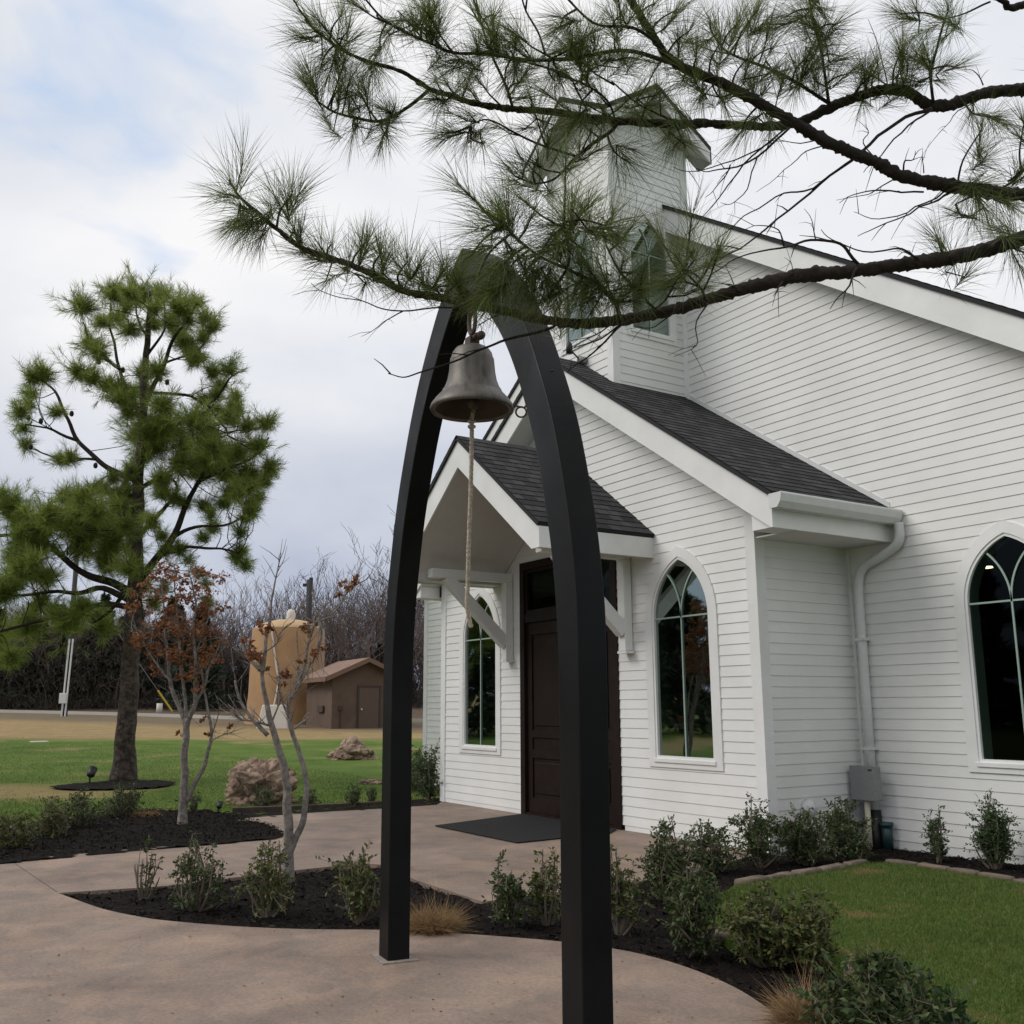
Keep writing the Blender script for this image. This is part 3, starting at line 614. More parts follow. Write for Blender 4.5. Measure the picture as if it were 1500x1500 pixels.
def window(cx, hw, zb, zs, za, fmap, label=None, cas=0.15, bars=True):
    g = gothic(cx, hw, zb, zs, za); fr = gothic(cx, hw, zb, zs, za, 0.032); co = gothic(cx, hw, zb, zs, za, cas, boff=0.13)
    mb = MB(); ring(co, fr, fmap, 0.0, 0.026, mb); win = mb.build('window', TRIM, church)
    if label: win['label'] = label
    mb = MB(); ring(fr, g, fmap, -0.03, 0.014, mb); mb.build('frame', TRIM, win)
    mb = MB(); mb.v = [tuple(fmap(u, z, -0.02)) for u, z in g]; mb.f = [tuple(range(len(g)))]; mb.build('pane', GLASS, win)
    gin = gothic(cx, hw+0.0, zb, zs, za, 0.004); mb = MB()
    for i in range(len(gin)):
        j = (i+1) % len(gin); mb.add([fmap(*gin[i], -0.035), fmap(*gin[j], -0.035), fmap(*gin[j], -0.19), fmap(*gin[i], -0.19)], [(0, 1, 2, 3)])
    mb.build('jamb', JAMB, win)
    mb = MB(); bw = 0.0095
    def strip(p, q):
        d = (Vector((q[0]-p[0], q[1]-p[1]))); d.normalize(); nx, nz = -d.y*bw, d.x*bw
        P = [(p[0]+nx, p[1]+nz), (q[0]+nx, q[1]+nz), (q[0]-nx, q[1]-nz), (p[0]-nx, p[1]-nz)]
        mb.prism([fmap(u, z, -0.016) for u, z in P], fmap(0, 0, -0.004)-fmap(0, 0, -0.016))
    strip((cx, zb), (cx, zs+0.02)); strip((cx-hw, zs), (cx+hw, zs))
    h = za-zs; r = (hw*hw+h*h)/(2*hw)
    # inner tracery: each half bar curves outward from the mullion to the arch
    for s in (-1, 1):
        c0_ = cx+s*r; prev = None; lim = cx-s*hw+s*r
        for i in range(15):
            t = i/14*0.95; u = c0_-s*r*math.cos(t); z = zs+r*math.sin(t)
            if math.hypot(u-(cx+s*hw-s*r), z-zs) > r+0.005 and i > 2: break
            if prev: strip(prev, (u, z))
            prev = (u, z)
    mb.build('muntin', MUNT, win)
    mb = MB(); a = fmap(cx-hw-0.05, zb-0.075, 0.0); b = fmap(cx+hw+0.05, zb-0.03, 0.042)
    mb.box([min(a[i], b[i]) for i in range(3)], [max(a[i], b[i]) for i in range(3)]); mb.build('sill', TRIM, win, bevel=0.004)
    return gothic(cx, hw, zb, zs, za, 0.045)
FM = plane_map('y', YF, -1); NM = plane_map('y', YN, -1)
WZ = (0.915, 2.52, 3.20)
hA = window(-8.79, 0.465, *WZ, FM); hB = window(-13.38, 0.465, *WZ, FM)
hC = window(-5.63, 0.465, 0.95, 2.505, 3.155, NM); hC2 = window(-16.3, 0.465, 0.95, 2.505, 3.155, NM)
# entry front
FZ = 6.36                                                     # top of entry rake
FD = 0.40
XE = -10.96
SLE = 0.672
def etop(x): return FZ-FD+0.01-SLE*abs(x-XE)
siding([(XL, 0.06), (-12.21, 0.06), (-12.21, 3.56), (-9.96, 3.56), (-9.96, 0.06), (XR, 0.06), (XR, etop(XR)), (XE, etop(XE)), (XL, etop(XL))], [hA, hB], FM, 'front_wall')
FXm = plane_map('x', XR, 1); FXl = plane_map('x', XL, -1)
siding([(YF, 0.06), (YN, 0.06), (YN, 3.42), (YF, 3.42)], [], FXm, 'side_wall'); siding([(YF, 0.06), (YN, 0.06), (YN, 3.42), (YF, 3.42)], [], FXl, 'side_wall')
def ntop(x): return NRZ-0.42+0.01-0.677*abs(x-XNC)
TX0, TX1, TY0, TY1 = -11.65, -10.172, 8.205, 9.66
siding([(XNL, 0.06), (XL+0.15, 0.06), (XL+0.15, 3.3), (XR-0.15, 3.3), (XR-0.15, 0.06), (XNR, 0.06), (XNR, ntop(XNR)), (XNC, ntop(XNC)), (XNL, ntop(XNL))], [hC, hC2], NM, 'nave_wall', z_first=0.06)
for sx, X in ((1, XNR), (-1, XNL)):
    siding([(YN, 0.06), (30, 0.06), (30, 4.05), (YN, 4.05)], [], plane_map('x', X, sx), 'side_wall')
siding([(XNL, 0.06), (XNR, 0.06), (XNR, ntop(XNR)), (XNC, ntop(XNC)), (XNL, ntop(XNL))], [], plane_map('y', 30, 1), 'rear_wall')
# foundation strip
mb = MB(); mb.box((XL-0.001, YF-0.004, -0.1), (-12.25, YF+0.1, 0.075)); mb.box((-9.92, YF-0.004, -0.1), (XR+0.001, YF+0.1, 0.075)); mb.box((XR-0.1, YF+0.1, -0.1), (XR+0.004, YN-0.01, 0.075)); mb.box((XR+0.01, YN-0.004, -0.1), (XNR, YN+0.1, 0.075)); mb.box((XNL, YN-0.004, -0.1), (XL-0.01, YN+0.1, 0.075))
mb.each('foundation', TRIM, church)
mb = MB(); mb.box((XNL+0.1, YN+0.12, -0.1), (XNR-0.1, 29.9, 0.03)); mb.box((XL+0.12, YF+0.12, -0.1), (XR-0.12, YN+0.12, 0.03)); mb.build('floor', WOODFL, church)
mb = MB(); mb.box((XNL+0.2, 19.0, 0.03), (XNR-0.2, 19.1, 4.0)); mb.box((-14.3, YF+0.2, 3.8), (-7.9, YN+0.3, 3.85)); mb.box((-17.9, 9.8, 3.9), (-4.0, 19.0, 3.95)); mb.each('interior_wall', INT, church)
pL = OY(1446, 832, 13.2); mb = MB(); mb.lathe([(0.0, 0.02), (0.07, 0.02), (0.08, 0.0), (0.0, -0.01)], pL, 12); mb.build('ceiling_lamp', LAMP, church)
# corner boards
def corner(x, y, z0, z1, sx, sy, w_=0.12, name='corner_board'):
    mb = MB(); t = 0.024
    mb.box((min(x, x-sx*w_), min(y, y+sy*t), z0), (max(x, x-sx*w_), max(y, y+sy*t), z1))
    mb.box((min(x, x+sx*t), min(y+sy*t, y-sy*w_), z0), (max(x, x+sx*t), max(y+sy*t, y-sy*w_), z1)); return mb.build(name, TRIM, church)
corner(XR, YF, 0.0, 3.74, 1, -1); corner(XL, YF, 0.0, 3.74, -1, -1)
corner(XNL, YN, 0.0, 4.1, -1, -1); corner(XNR, YN, 0.0, 4.1, 1, -1)
mb = MB(); mb.box((XR+0.002, YN-0.022, 0.05), (XR+0.05, YN-0.0, 3.6)); mb.build('inner_corner_trim', TRIM, church)
# roofs
def roof(name, e0, e1, r1, r0, parent=church, th=0.05, m=SHING, edge=SHEDGE):
    e0, e1, r1, r0 = map(Vector, (e0, e1, r1, r0)); slope = ((r0-e0).length+(r1-e1).length)/2; nC = max(1, round(slope/0.14)); nrm = (e1-e0).cross(r0-e0).normalized()
    if nrm.z < 0: nrm = -nrm
    me = bpy.data.meshes.new(name); V = []; F = []; UV = []
    for k in range(nC):
        a0 = e0.lerp(r0, k/nC); a1 = e1.lerp(r1, k/nC); b0 = e0.lerp(r0, (k+1)/nC); b1 = e1.lerp(r1, (k+1)/nC)
        i = len(V); V += [a0+nrm*0.007, a1+nrm*0.007, b1+nrm*0.001, b0+nrm*0.001, a0-nrm*0.004, a1-nrm*0.004]
        F += [(i, i+1, i+2, i+3), (i+4, i+5, i+1, i)]
        wd = (e1-e0).normalized(); v0 = k*0.14; v1 = v0+0.14; u = lambda p: (p-e0).dot(wd)
        UV += [(u(a0), v0), (u(a1), v0), (u(b1), v1-.001), (u(b0), v1-.001), (u(a0), v0), (u(a1), v0), (u(a1), v0), (u(a0), v0)]
    me.from_pydata([tuple(v) for v in V], [], F); l = me.uv_layers.new(name='UVMap')
    for i, q in enumerate(UV): l.data[i].uv = q
    o = link(name, me, m, parent)
    mb = MB(); P = [e0, e1, r1, r0]; mb.add([p-nrm*0.006 for p in P]+[p-nrm*th for p in P], [(0, 1, 2, 3), (7, 6, 5, 4)]+[(i, i+4, (i+1) % 4+4, (i+1) % 4) for i in range(4)])
    mb.build('roof_edge', edge, o); return o
def gable_roof(xc, zr, x0, x1, y0, y1, sl, fd, yw, th=0.04, eave_cut=None, label=None, name='roof'):
    zt0 = zr-sl*(xc-x0); zt1 = zr-sl*(x1-xc); oh = 0.03
    a = roof(name, (x0-oh, y0-oh, zt0-sl*oh), (x0-oh, y1, zt0-sl*oh), (xc, y1, zr), (xc, y0-oh, zr)); b = roof(name, (x1+oh, y0-oh, zt1-sl*oh), (x1+oh, y1, zt1-sl*oh), (xc, y1, zr), (xc, y0-oh, zr))
    t = th
    # rake board (front)
    mb = MB(); zb0 = eave_cut if eave_cut else zt0-fd; zb1 = eave_cut if eave_cut else zt1-fd
    kx0 = x0+(max(0, zb0-(zt0-fd)))/sl; kx1 = x1-(max(0, zb1-(zt1-fd)))/sl
    pl = [(x0, zt0-t), (xc, zr-t), (xc, zr-fd), (kx0, zb0), (x0, zb0)]
    pr = [(xc, zr-t), (x1, zt1-t), (x1, zb1), (kx1, zb1), (xc, zr-fd)]
    for p in (pl, pr): mb.prism([(u, y0, z) for u, z in p], (0, 0.03, 0))
    mb.build('rake_board', TRIM, church)
    mb = MB()                                                # eave boards
    mb.box((x1-0.03, y0+0.03, zb1), (x1, y1, zt1-t)); mb.box((x0, y0+0.03, zb0), (x0+0.03, y1, zt0-t)); mb.each('fascia', TRIM, church)
    return zt0, zt1, zb0, zb1
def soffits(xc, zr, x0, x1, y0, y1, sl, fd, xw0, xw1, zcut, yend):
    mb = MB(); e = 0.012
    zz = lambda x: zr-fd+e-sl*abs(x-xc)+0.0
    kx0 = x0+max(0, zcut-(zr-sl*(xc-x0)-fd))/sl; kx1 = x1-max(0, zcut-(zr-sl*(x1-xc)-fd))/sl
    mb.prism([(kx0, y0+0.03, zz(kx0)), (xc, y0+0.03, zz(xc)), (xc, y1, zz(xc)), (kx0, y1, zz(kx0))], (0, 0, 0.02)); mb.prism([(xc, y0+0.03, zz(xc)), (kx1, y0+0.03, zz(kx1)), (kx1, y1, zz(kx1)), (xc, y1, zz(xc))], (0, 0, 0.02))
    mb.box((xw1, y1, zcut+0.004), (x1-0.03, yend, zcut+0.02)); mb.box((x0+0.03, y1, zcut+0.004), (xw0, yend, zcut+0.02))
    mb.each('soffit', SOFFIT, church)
gable_roof(XE, FZ, -15.0, -6.93, 7.6, YN, SLE, FD, YF, eave_cut=3.27)
soffits(XE, FZ, -15.0, -6.93, 7.6, YF-0.002, SLE, FD, XL, XR, 3.27, YN-0.02)
for sgn, xw, xo in ((1, -7.24, -6.97), (-1, -14.70, -14.96)):
    mb = MB(); zz = lambda x: FZ-FD+0.006-SLE*abs(x-XE)
    mb.prism([(xw, 7.632, 3.276), (xo, 7.632, 3.276), (xo, 7.632, max(zz(xo), 3.28)), (xw, 7.632, zz(xw))], (0, 0.36, 0)); mb.build('eave_return', TRIM, church)
gable_roof(XNC, NRZ, XNL-0.4, XNR+0.4, 9.22, 30.3, 0.677, 0.42, YN, eave_cut=3.75)
soffits(XNC, NRZ, XNL-0.4, XNR+0.4, 9.22, YN-0.002, 0.677, 0.42, XNL, XNR, 3.75, 30)
# flashing where the entry roof meets the nave wall
mb = MB(); 
for s in (-1, 1):
    x_e = XE+s*4.03
    mb.prism([(XE, YN-0.02, FZ+0.01), (x_e, YN-0.02, FZ+0.01-SLE*4.03), (x_e, YN-0.02, FZ+0.075-SLE*4.03), (XE, YN-0.02, FZ+0.075)], (0, 0.015, 0))
mb.each('flashing', GALV, church)
# porch hood
PZ, PX0, PX1, PY, PS = 5.02, -12.99, -9.22, 6.29, 0.765
PC = (PX0+PX1)/2
gable_roof(PC, PZ, PX0, PX1, PY, YF-0.005, PS, 0.43, YF, eave_cut=3.27)
mb = MB(); e = 0.0; zc = PZ-0.40
kx = (zc-3.32)/PS
mb.prism([(PC-kx, PY+0.03, zc-PS*kx), (PC, PY+0.03, zc), (PC, YF-0.02, zc), (PC-kx, YF-0.02, zc-PS*kx)], (0, 0, 0.02)); mb.prism([(PC, PY+0.03, zc), (PC+kx, PY+0.03, zc-PS*kx), (PC+kx, YF-0.02, zc-PS*kx), (PC, YF-0.02, zc)], (0, 0, 0.02))
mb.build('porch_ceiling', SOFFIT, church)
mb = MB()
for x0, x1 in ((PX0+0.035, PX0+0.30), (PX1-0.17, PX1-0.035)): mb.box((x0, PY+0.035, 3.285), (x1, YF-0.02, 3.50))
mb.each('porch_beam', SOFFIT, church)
for cx in (-12.47, -9.72):
    mb = MB(); mb.box((cx-0.065, YF-0.14, 2.16), (cx+0.065, YF-0.02, 3.30)); br = mb.build('bracket', TRIM, church, bevel=0.006)
    mb = MB(); mb.box((cx-0.085, YF-0.15, 2.13), (cx+0.085, YF-0.02, 2.157)); mb.build('post_foot', TRIM, br)
    mb = MB(); mb.box((cx-0.063, 6.62, 3.30), (cx+0.063, YF-0.021, 3.43)); mb.build('arm', TRIM, br, bevel=0.006)
    mb = MB(); mb.bar((cx, YF-0.12, 2.40), (cx, 6.88, 3.32), 0.118, 0.17, (0, 0, 1)); mb.build('strut', TRIM, br, bevel=0.005)
# doors
dr = MB(); dr.box((-12.21, YF-0.03, 0.0), (-12.10, YF+0.14, 3.56)); dr.box((-10.07, YF-0.03, 0.0), (-9.96, YF+0.14, 3.56)); dr.box((-12.10, YF-0.03, 3.45), (-10.07, YF+0.14, 3.56)); dr.box((-12.10, YF-0.02, 2.68), (-10.07, YF+0.14, 2.80)); dr.box((-12.10, YF-0.02, 0.0), (-10.07, YF+0.14, 0.035))
dfr = dr.build('door_frame', DOORM, church)
for k, (a, b) in enumerate(((-12.095, -11.09), (-11.08, -10.075))):
    y0 = YF+0.02; mb = MB(); mb.box((a, y0+0.02, 0.04), (b, y0+0.06, 2.675))
    for z0, z1 in ((0.04, 0.24), (0.78, 0.90), (1.06, 1.16), (2.50, 2.675)): mb.box((a+0.121, y0, z0), (b-0.121, y0+0.0185, z1))
    for x0, x1 in ((a, a+0.12), (b-0.12, b)): mb.box((x0, y0, 0.04), (x1, y0+0.0185, 2.675))
    d = mb.build('door', DOORM, church)
    mb = MB()
    for z0, z1 in ((0.30, 0.72), (1.22, 2.44)): mb.box((a+0.17, y0+0.003, z0), (b-0.17, y0+0.0195, z1))
    mb.each('panel', DOORM, d, bevel=0.008)
    hx = b-0.06 if k == 0 else a+0.06
    mb = MB(); mb.tube([(hx, y0-0.002, 0.98), (hx, y0-0.05, 0.98), (hx, y0-0.05, 1.16), (hx, y0-0.002, 1.16)], 0.009, 8); mb.build('handle', RUST, d)
mb = MB()
for a, b in ((-12.095, -11.11), (-11.06, -10.075)):
    mb.add([(a+0.05, YF+0.03, 2.85), (b-0.05, YF+0.03, 2.85), (b-0.05, YF+0.03, 3.41), (a+0.05, YF+0.03, 3.41)], [(0, 1, 2, 3)])
mb.each('transom_pane', GLASS, church)
mb = MB(); mb.box((-11.11, YF+0.0, 2.80), (-11.06, YF+0.08, 3.45)); mb.box((-12.10, YF+0.0, 2.80), (-12.05, YF+0.08, 3.45)); mb.box((-10.12, YF+0.0, 2.80), (-10.07, YF+0.08, 3.45)); mb.box((-12.05, YF, 2.80), (-11.11, YF+0.08, 2.86)); mb.box((-11.06, YF, 2.80), (-10.12, YF+0.08, 2.86)); mb.box((-12.05, YF, 3.40), (-11.11, YF+0.08, 3.449)); mb.box((-11.06, YF, 3.40), (-10.12, YF+0.08, 3.449)); mb.build('transom_frame', DOORM, church)
mb = MB(); mb.box((-9.945, YF-0.028, 1.0), (-9.85, YF-0.016, 1.1)); 
# gutter and downspout
mb = MB(); prof = [(-6.925, 3.455), (-6.925, 3.60), (-6.915, 3.60), (-6.915, 3.468), (-6.83, 3.468), (-6.79, 3.52), (-6.775, 3.59), (-6.79, 3.60), (-6.765, 3.61), (-6.755, 3.59), (-6.775, 3.515), (-6.82, 3.455)]
mb.prism([(x, 7.56, z) for x, z in prof], (0, YN-0.03-7.56, 0)); gt = mb.build('gutter', GALV, church)
mb = MB(); mb.prism([(x, 7.556, z) for x, z in [(-6.925, 3.455), (-6.82, 3.455), (-6.775, 3.515), (-6.755, 3.605), (-6.925, 3.605)]], (0, 0.004, 0)); mb.prism([(x, YN-0.03, z) for x, z in [(-6.925, 3.455), (-6.82, 3.455), (-6.775, 3.515), (-6.755, 3.605), (-6.925, 3.605)]], (0, 0.004, 0)); mb.each('end_cap', GALV, gt)
mb = MB(); yd = YN-0.075
pts = spline([(-6.79, yd, 3.46), (-6.785, yd, 3.36), (-6.80, yd, 3.27), (-6.87, yd, 3.20), (-7.05, yd, 3.12), (-7.25, yd, 3.05), (-7.34, yd, 2.97), (-7.375, yd, 2.86), (-7.385, yd, 2.7)], 4)+[Vector((-7.385, yd, z)) for z in (1.6, 0.35)]
mb.tube(pts, 0.052, 14); ds = mb.build('downspout', GALV, church, True)
mb = MB()
for z in (2.2, 1.0): mb.box((-7.45, yd-0.056, z), (-7.32, YN-0.01, z+0.03))
mb.each('strap', GALV, ds)
mb = MB(); mb.tube([(-7.385, yd, 0.36), (-7.37, yd-0.02, 0.1), (-7.35, yd-0.05, -0.05)], [0.07, 0.072, 0.075], 14); mb.build('boot', BLKP, ds, True)
mb = MB(); mb.tube([(-7.22, YN-0.1, -0.05), (-7.22, YN-0.1, 0.23)], 0.055, 14); mb.tube([(-7.22, YN-0.1, 0.2), (-7.22, YN-0.1, 0.245)], 0.068, 14); tag(mb.build('drain_riser', GRNP, None, True), 'dark green capped pipe standing beside the downspout base', 'pipe')
# vent and outlet on the side wall
mb = MB(); mb.tube([(XR+0.005, 8.58, 0.40), (XR+0.04, 8.58, 0.40), (XR+0.09, 8.58, 0.38)], [0.11, 0.105, 0.06], 20); vh = mb.build('vent_cap', GALV, church, True)
mb = MB(); mb.box((XR+0.01, 9.18, 0.36), (XR+0.07, 9.30, 0.47)); mb.build('outlet_cover', GREYM, church, bevel=0.006)
# electrical box
eb = thing('electrical_box', 'grey metal electrical box on a cream conduit beside the downspout', 'electrical box', (-7.36, 9.3, 0))
mb = MB(); mb.box((-7.50, 9.24, 0.48), (-7.20, 9.36, 0.83)); mb.build('case', GREYM, eb, bevel=0.006)
mb = MB(); mb.box((-7.505, 9.228, 0.475), (-7.195, 9.239, 0.836)); mb.build('cover', GREYM, eb, bevel=0.003)
mb = MB(); mb.tube([(-7.36, 9.30, -0.05), (-7.36, 9.30, 0.48)], 0.03, 12); mb.build('conduit', CREAM, eb, True)
mb = MB(); mb.box((-7.265, 9.2245, 0.79), (-7.215, 9.2275, 0.805)); mb.build('nameplate', BLKP, eb)
# tower
def tw_out(u0, u1): return [(u0, 4.9), (u1, 4.9), (u1, 9.42), ((u0+u1)/2, 9.42+0.677*(u1-u0)/2+0.0), (u0, 9.42)]
TM = plane_map('y', TY0, -1); TR = plane_map('x', TX1, 1); TL = plane_map('x', TX0, -1); TB = plane_map('y', TY1, 1)
TH = (6.70, 7.87, 8.39)
w1 = window(8.91, 0.345, *TH, TR, cas=0.11); w2 = window((TX0+TX1)/2, 0.345, *TH, TM, cas=0.11)
TCX, TCY = (TX0+TX1)/2, (TY0+TY1)/2; THW = (TX1-TX0)/2; TO = 0.29; TE = 9.69; TP = TE+0.677*(THW+TO)
def t2(u0, u1, uc): 
    zt = lambda u: TP-0.22-0.677*abs(u-uc)
    return [(u0, 4.9), (u1, 4.9), (u1, zt(u1)), (uc, zt(uc)), (u0, zt(u0))]
siding(t2(TX0, TX1, TCX), [w2], TM, 'tower_wall'); siding(t2(TY0, TY1, TCY), [w1], TR, 'tower_wall'); siding(t2(TY0, TY1, TCY), [], TL, 'tower_wall'); siding(t2(TX0, TX1, TCX), [], TB, 'tower_wall')
corner(TX1, TY0, 5.3, 9.72, 1, -1, 0.10); corner(TX0, TY0, 5.3, 9.72, -1, -1, 0.10); corner(TX1, TY1, 7.5, 9.72, 1, 1, 0.10); corner(TX0, TY1, 7.5, 9.72, -1, 1, 0.10)
mb = MB(); mb.box((TX1+0.002, YN-0.024, 5.5), (TX1+0.09, YN-0.002, 8.4)); mb.build('inner_corner_trim', TRIM, church)
Rr = THW+TO; c = Vector((TCX, TCY, 0)); apex = c+Vector((0, 0, TP))
cn = [c+Vector((sx*Rr, sy*Rr, TE)) for sx, sy in ((-1, -1), (1, -1), (1, 1), (-1, 1))]; pk = [c+Vector((dx*Rr, dy*Rr, TP)) for dx, dy in ((0, -1), (1, 0), (0, 1), (-1, 0))]
mb = MB(); rf = None
for i in range(4):
    a, b = cn[i], cn[(i+1) % 4]; p = pk[i]
    for q in (a, b):
        up = Vector((0, 0, 0.085)); mb.add([q, p, apex, q+up, p+up, apex+up], [(0, 1, 2), (3, 5, 4), (0, 3, 4, 1)])
rf = mb.build('tower_roof', SHEDGE, church)
mb = MB(); ms = MB()
for i in range(4):
    a, b = cn[i], cn[(i+1) % 4]; p = pk[i]; inw = (c+Vector((0, 0, TE))-(a+b)/2).normalized()
    o = -inw*0.001
    for q in (a, b):
        dz = Vector((0, 0, -0.20)); t = Vector((0, 0, -0.004))
        mb.prism([q+t, p+t, p+dz, q+dz], inw*0.025)
        w_ = 0.29; q2 = Vector((q.x, q.y, q.z)); iq = inw
        ms.add([q+dz+inw*0.025+Vector((0, 0, 0.01)), p+dz+inw*0.025+Vector((0, 0, 0.01)), p+dz+inw*TO+Vector((0, 0, 0.01)), q+dz+inw*TO+Vector((0, 0, 0.01))], [(0, 1, 2, 3)])
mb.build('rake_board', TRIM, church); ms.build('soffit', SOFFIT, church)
# floodlight on the tower foot
p0 = OY(850, 527, 8.1); fl = thing('floodlight', 'small dark floodlight and round box at foot of tower above entry roof', 'floodlight', tuple(p0))
mb = MB(); mb.tube([p0+Vector((0, 0.09, 0)), p0+Vector((0, -0.02, 0))], 0.055, 14); mb.build('mounting_box', GREYM, fl, True)
p1 = OY(834, 511, 7.98); mb = MB(); mb.tube([p1+Vector((0, 0, 0.09)), p1+Vector((0, 0, 0.05)), p1+Vector((0, 0, -0.07))], [0.03, 0.045, 0.05], 12); mb.build('lamp_head', BLKP, fl, True)
mb = MB(); mb.tube([p0+Vector((0, -0.01, 0)), p1], 0.012, 6); mb.build('arm', BLKP, fl)

# ------------------------------------------------------------------ doormat
mb = MB(); mz = 0.006
mb.prism([(-12.05, 7.93, mz), (-10.02, 7.93, mz), (-10.02, 6.62, mz), (-12.05, 6.62, mz)][::-1], (0, 0, 0.012))
dm = None
a = [G(637, 1211), G(757, 1236)]
bm_ = MB(); bm_.prism([tuple(Vector((p[0], p[1], mz))) for p in [(-12.1, 7.92), (G(637, 1211).x, G(637, 1211).y), (G(757, 1236).x, G(757, 1236).y), (G(915, 1220).x, 7.6), (-10.0, 7.93)]], (0, 0, 0.012))
tag(bm_.build('doormat', MATM, bevel=0.004), 'large charcoal rubber mat in front of the dark double door', 'doormat')

# ------------------------------------------------------------------ bell arch
AL = Vector((-5.81, 2.87, 0)); AR = Vector((-3.44, 2.55, 0)); ad = (AR-AL).normalized(); an = Vector((ad.y, -ad.x, 0)); AC = (AL+AR)/2
arch = thing('bell_arch', 'tall pointed black steel arch carrying the bell', 'arch', tuple(AC))
outp = [(1.295, -0.02), (1.30, 0.8), (1.31, 1.5), (1.305, 1.9), (1.265, 2.2), (1.205, 2.45), (1.10, 2.78), (0.96, 3.08), (0.82, 3.33), (0.655, 3.56), (0.40, 3.83), (0.20, 3.98), (0.0, 4.09)]
inp = [(1.115, -0.02), (1.12, 0.8), (1.128, 1.4), (1.125, 1.75), (1.09, 2.08), (1.03, 2.35), (0.935, 2.66), (0.80, 2.96), (0.665, 3.20), (0.50, 3.42), (0.28, 3.64), (0.13, 3.765), (0.0, 3.85)]
def sp2(P, k=5): return [(q.x, q.y) for q in spline([Vector((a, b, 0)) for a, b in P], k)]
oS, iS = sp2(outp), sp2(inp)
for s in (-1, 1):
    mb = MB(); hwid = 0.069; n = len(oS)
    for (so_, zo), (si_, zi) in zip(oS, iS):
        for (ss, zz_) in ((so_, zo), (si_, zi)):
            for e in (-1, 1): mb.v.append(tuple(AC+ad*(s*ss)+an*(e*hwid)+Vector((0, 0, zz_))))
    for i in range(n-1):
        a, b = i*4, (i+1)*4
        mb.f += [(a, b, b+1, a+1), (a+2, a+3, b+3, b+2), (a, a+2, b+2, b), (a+1, b+1, b+3, a+3)]
    mb.f += [(0, 1, 3, 2), ((n-1)*4, (n-1)*4+2, (n-1)*4+3, (n-1)*4+1)]
    mb.build('leg', BLACK, arch, bevel=0.007)
def AP(s, z, n_=0.0): return AC+ad*s+an*n_+Vector((0, 0, z))
GROUT = mat('pale_grout', (0.26, 0.225, 0.195), 0.95, var=0.3, vscale=8)
for s in (-1, 1):
    mb = MB(); q = [AP(s*1.205+a*0.135, 0.0, b*0.115) for a, b in ((-1, -1), (1, -1), (1, 1), (-1, 1))]; q = [p+Vector((0, 0, 0.001)) for p in q]; mb.prism(q, (0, 0, 0.006)); mb.build('base_grout', GROUT, arch)
# hanger bracket
mb = MB(); mb.tube([AP(0, 3.86), AP(0, 3.70)], 0.012, 8); mb.bar(AP(-0.06, 3.845), AP(0.06, 3.845), 0.08, 0.012); mb.build('hanger', RUST, arch)
# tie wire from bell lip to right leg
mb = MB(); lp = AP(0.285, 3.10, 0.0)
w0 = AP(0, 3.155)+CR*0.222; w1_ = AP(0, 3.145)+CR*0.275; loop = [w1_+CR*0.030*math.sin(t)+Vector((0, 0, 0.030*math.cos(t)-0.030)) for t in np.linspace(0, 2*math.pi*1.1, 16)]
mb.tube([w0]+loop+[AP(0.2, 3.15)+CR*0.26, AP(0.98, 3.05, 0.0)], 0.0055, 6); 
mb.build('tie_wire', RUST, arch, True)
# bell
bz = 3.12; bell = thing('bell', 'weathered grey bronze bell with flared lip hanging in the arch', 'bell', tuple(AP(0, bz)))
prof = [(r_, z_*0.905) for r_, z_ in [(0.205, 0.012), (0.232, 0.0), (0.236, 0.018), (0.228, 0.04), (0.205, 0.075), (0.176, 0.11), (0.170, 0.118), (0.168, 0.128), (0.155, 0.150), (0.140, 0.195), (0.131, 0.25), (0.126, 0.31), (0.124, 0.335), (0.119, 0.345), (0.112, 0.375), (0.095, 0.402), (0.07, 0.417), (0.04, 0.423), (0.0, 0.425)]]
mb = MB(); mb.lathe(prof, AP(0, bz), 56); mb.build('shell', BELL, bell, True)
prof2 = [(0.206, 0.011), (0.17, 0.06), (0.14, 0.11), (0.12, 0.2), (0.105, 0.32), (0.07, 0.36), (0.0, 0.37)]
mb = MB(); mb.lathe(prof2, AP(0, bz), 40); mb.build('inside', BELLIN, bell, True)
mb = MB(); ap = AP(0, bz+0.38); mb.box(tuple(ap-Vector((0.032, 0.032, 0))), tuple(ap+Vector((0.032, 0.032, 0.055)))); mb.build('yoke', RUST, bell, bevel=0.006)
mb = MB(); mb.tube([ap-ad*0.075+Vector((0, 0, 0.045)), ap+ad*0.075+Vector((0, 0, 0.045))], 0.016, 10); mb.tube([ap+ad*0.06-an*0.02+Vector((0, 0, 0.045)), ap+ad*0.09-an*0.02+Vector((0, 0, 0.045))], 0.024, 8); mb.build('yoke_bolt', RUST, bell, True)
mb = MB(); cc = ap+Vector((0, 0, 0.16)); th = [cc+ad*0.045*math.sin(t)+Vector((0, 0, 0.085*math.cos(t))) for t in np.linspace(0, 2*math.pi, 21)]; mb.tube(th, 0.013, 8, cap=False); mb.build('shackle', RUST, bell, True)
mb = MB(); mb.tube([AP(0, bz+0.38), AP(0.02, bz+0.12), AP(0.02, bz+0.03)], [0.012, 0.012, 0.01], 8); mb.lathe([(0.0, 0.06), (0.03, 0.045), (0.036, 0.02), (0.025, -0.005), (0.0, -0.012)], AP(0.02, bz+0.02), 14); mb.build('clapper', RUST, bell, True)
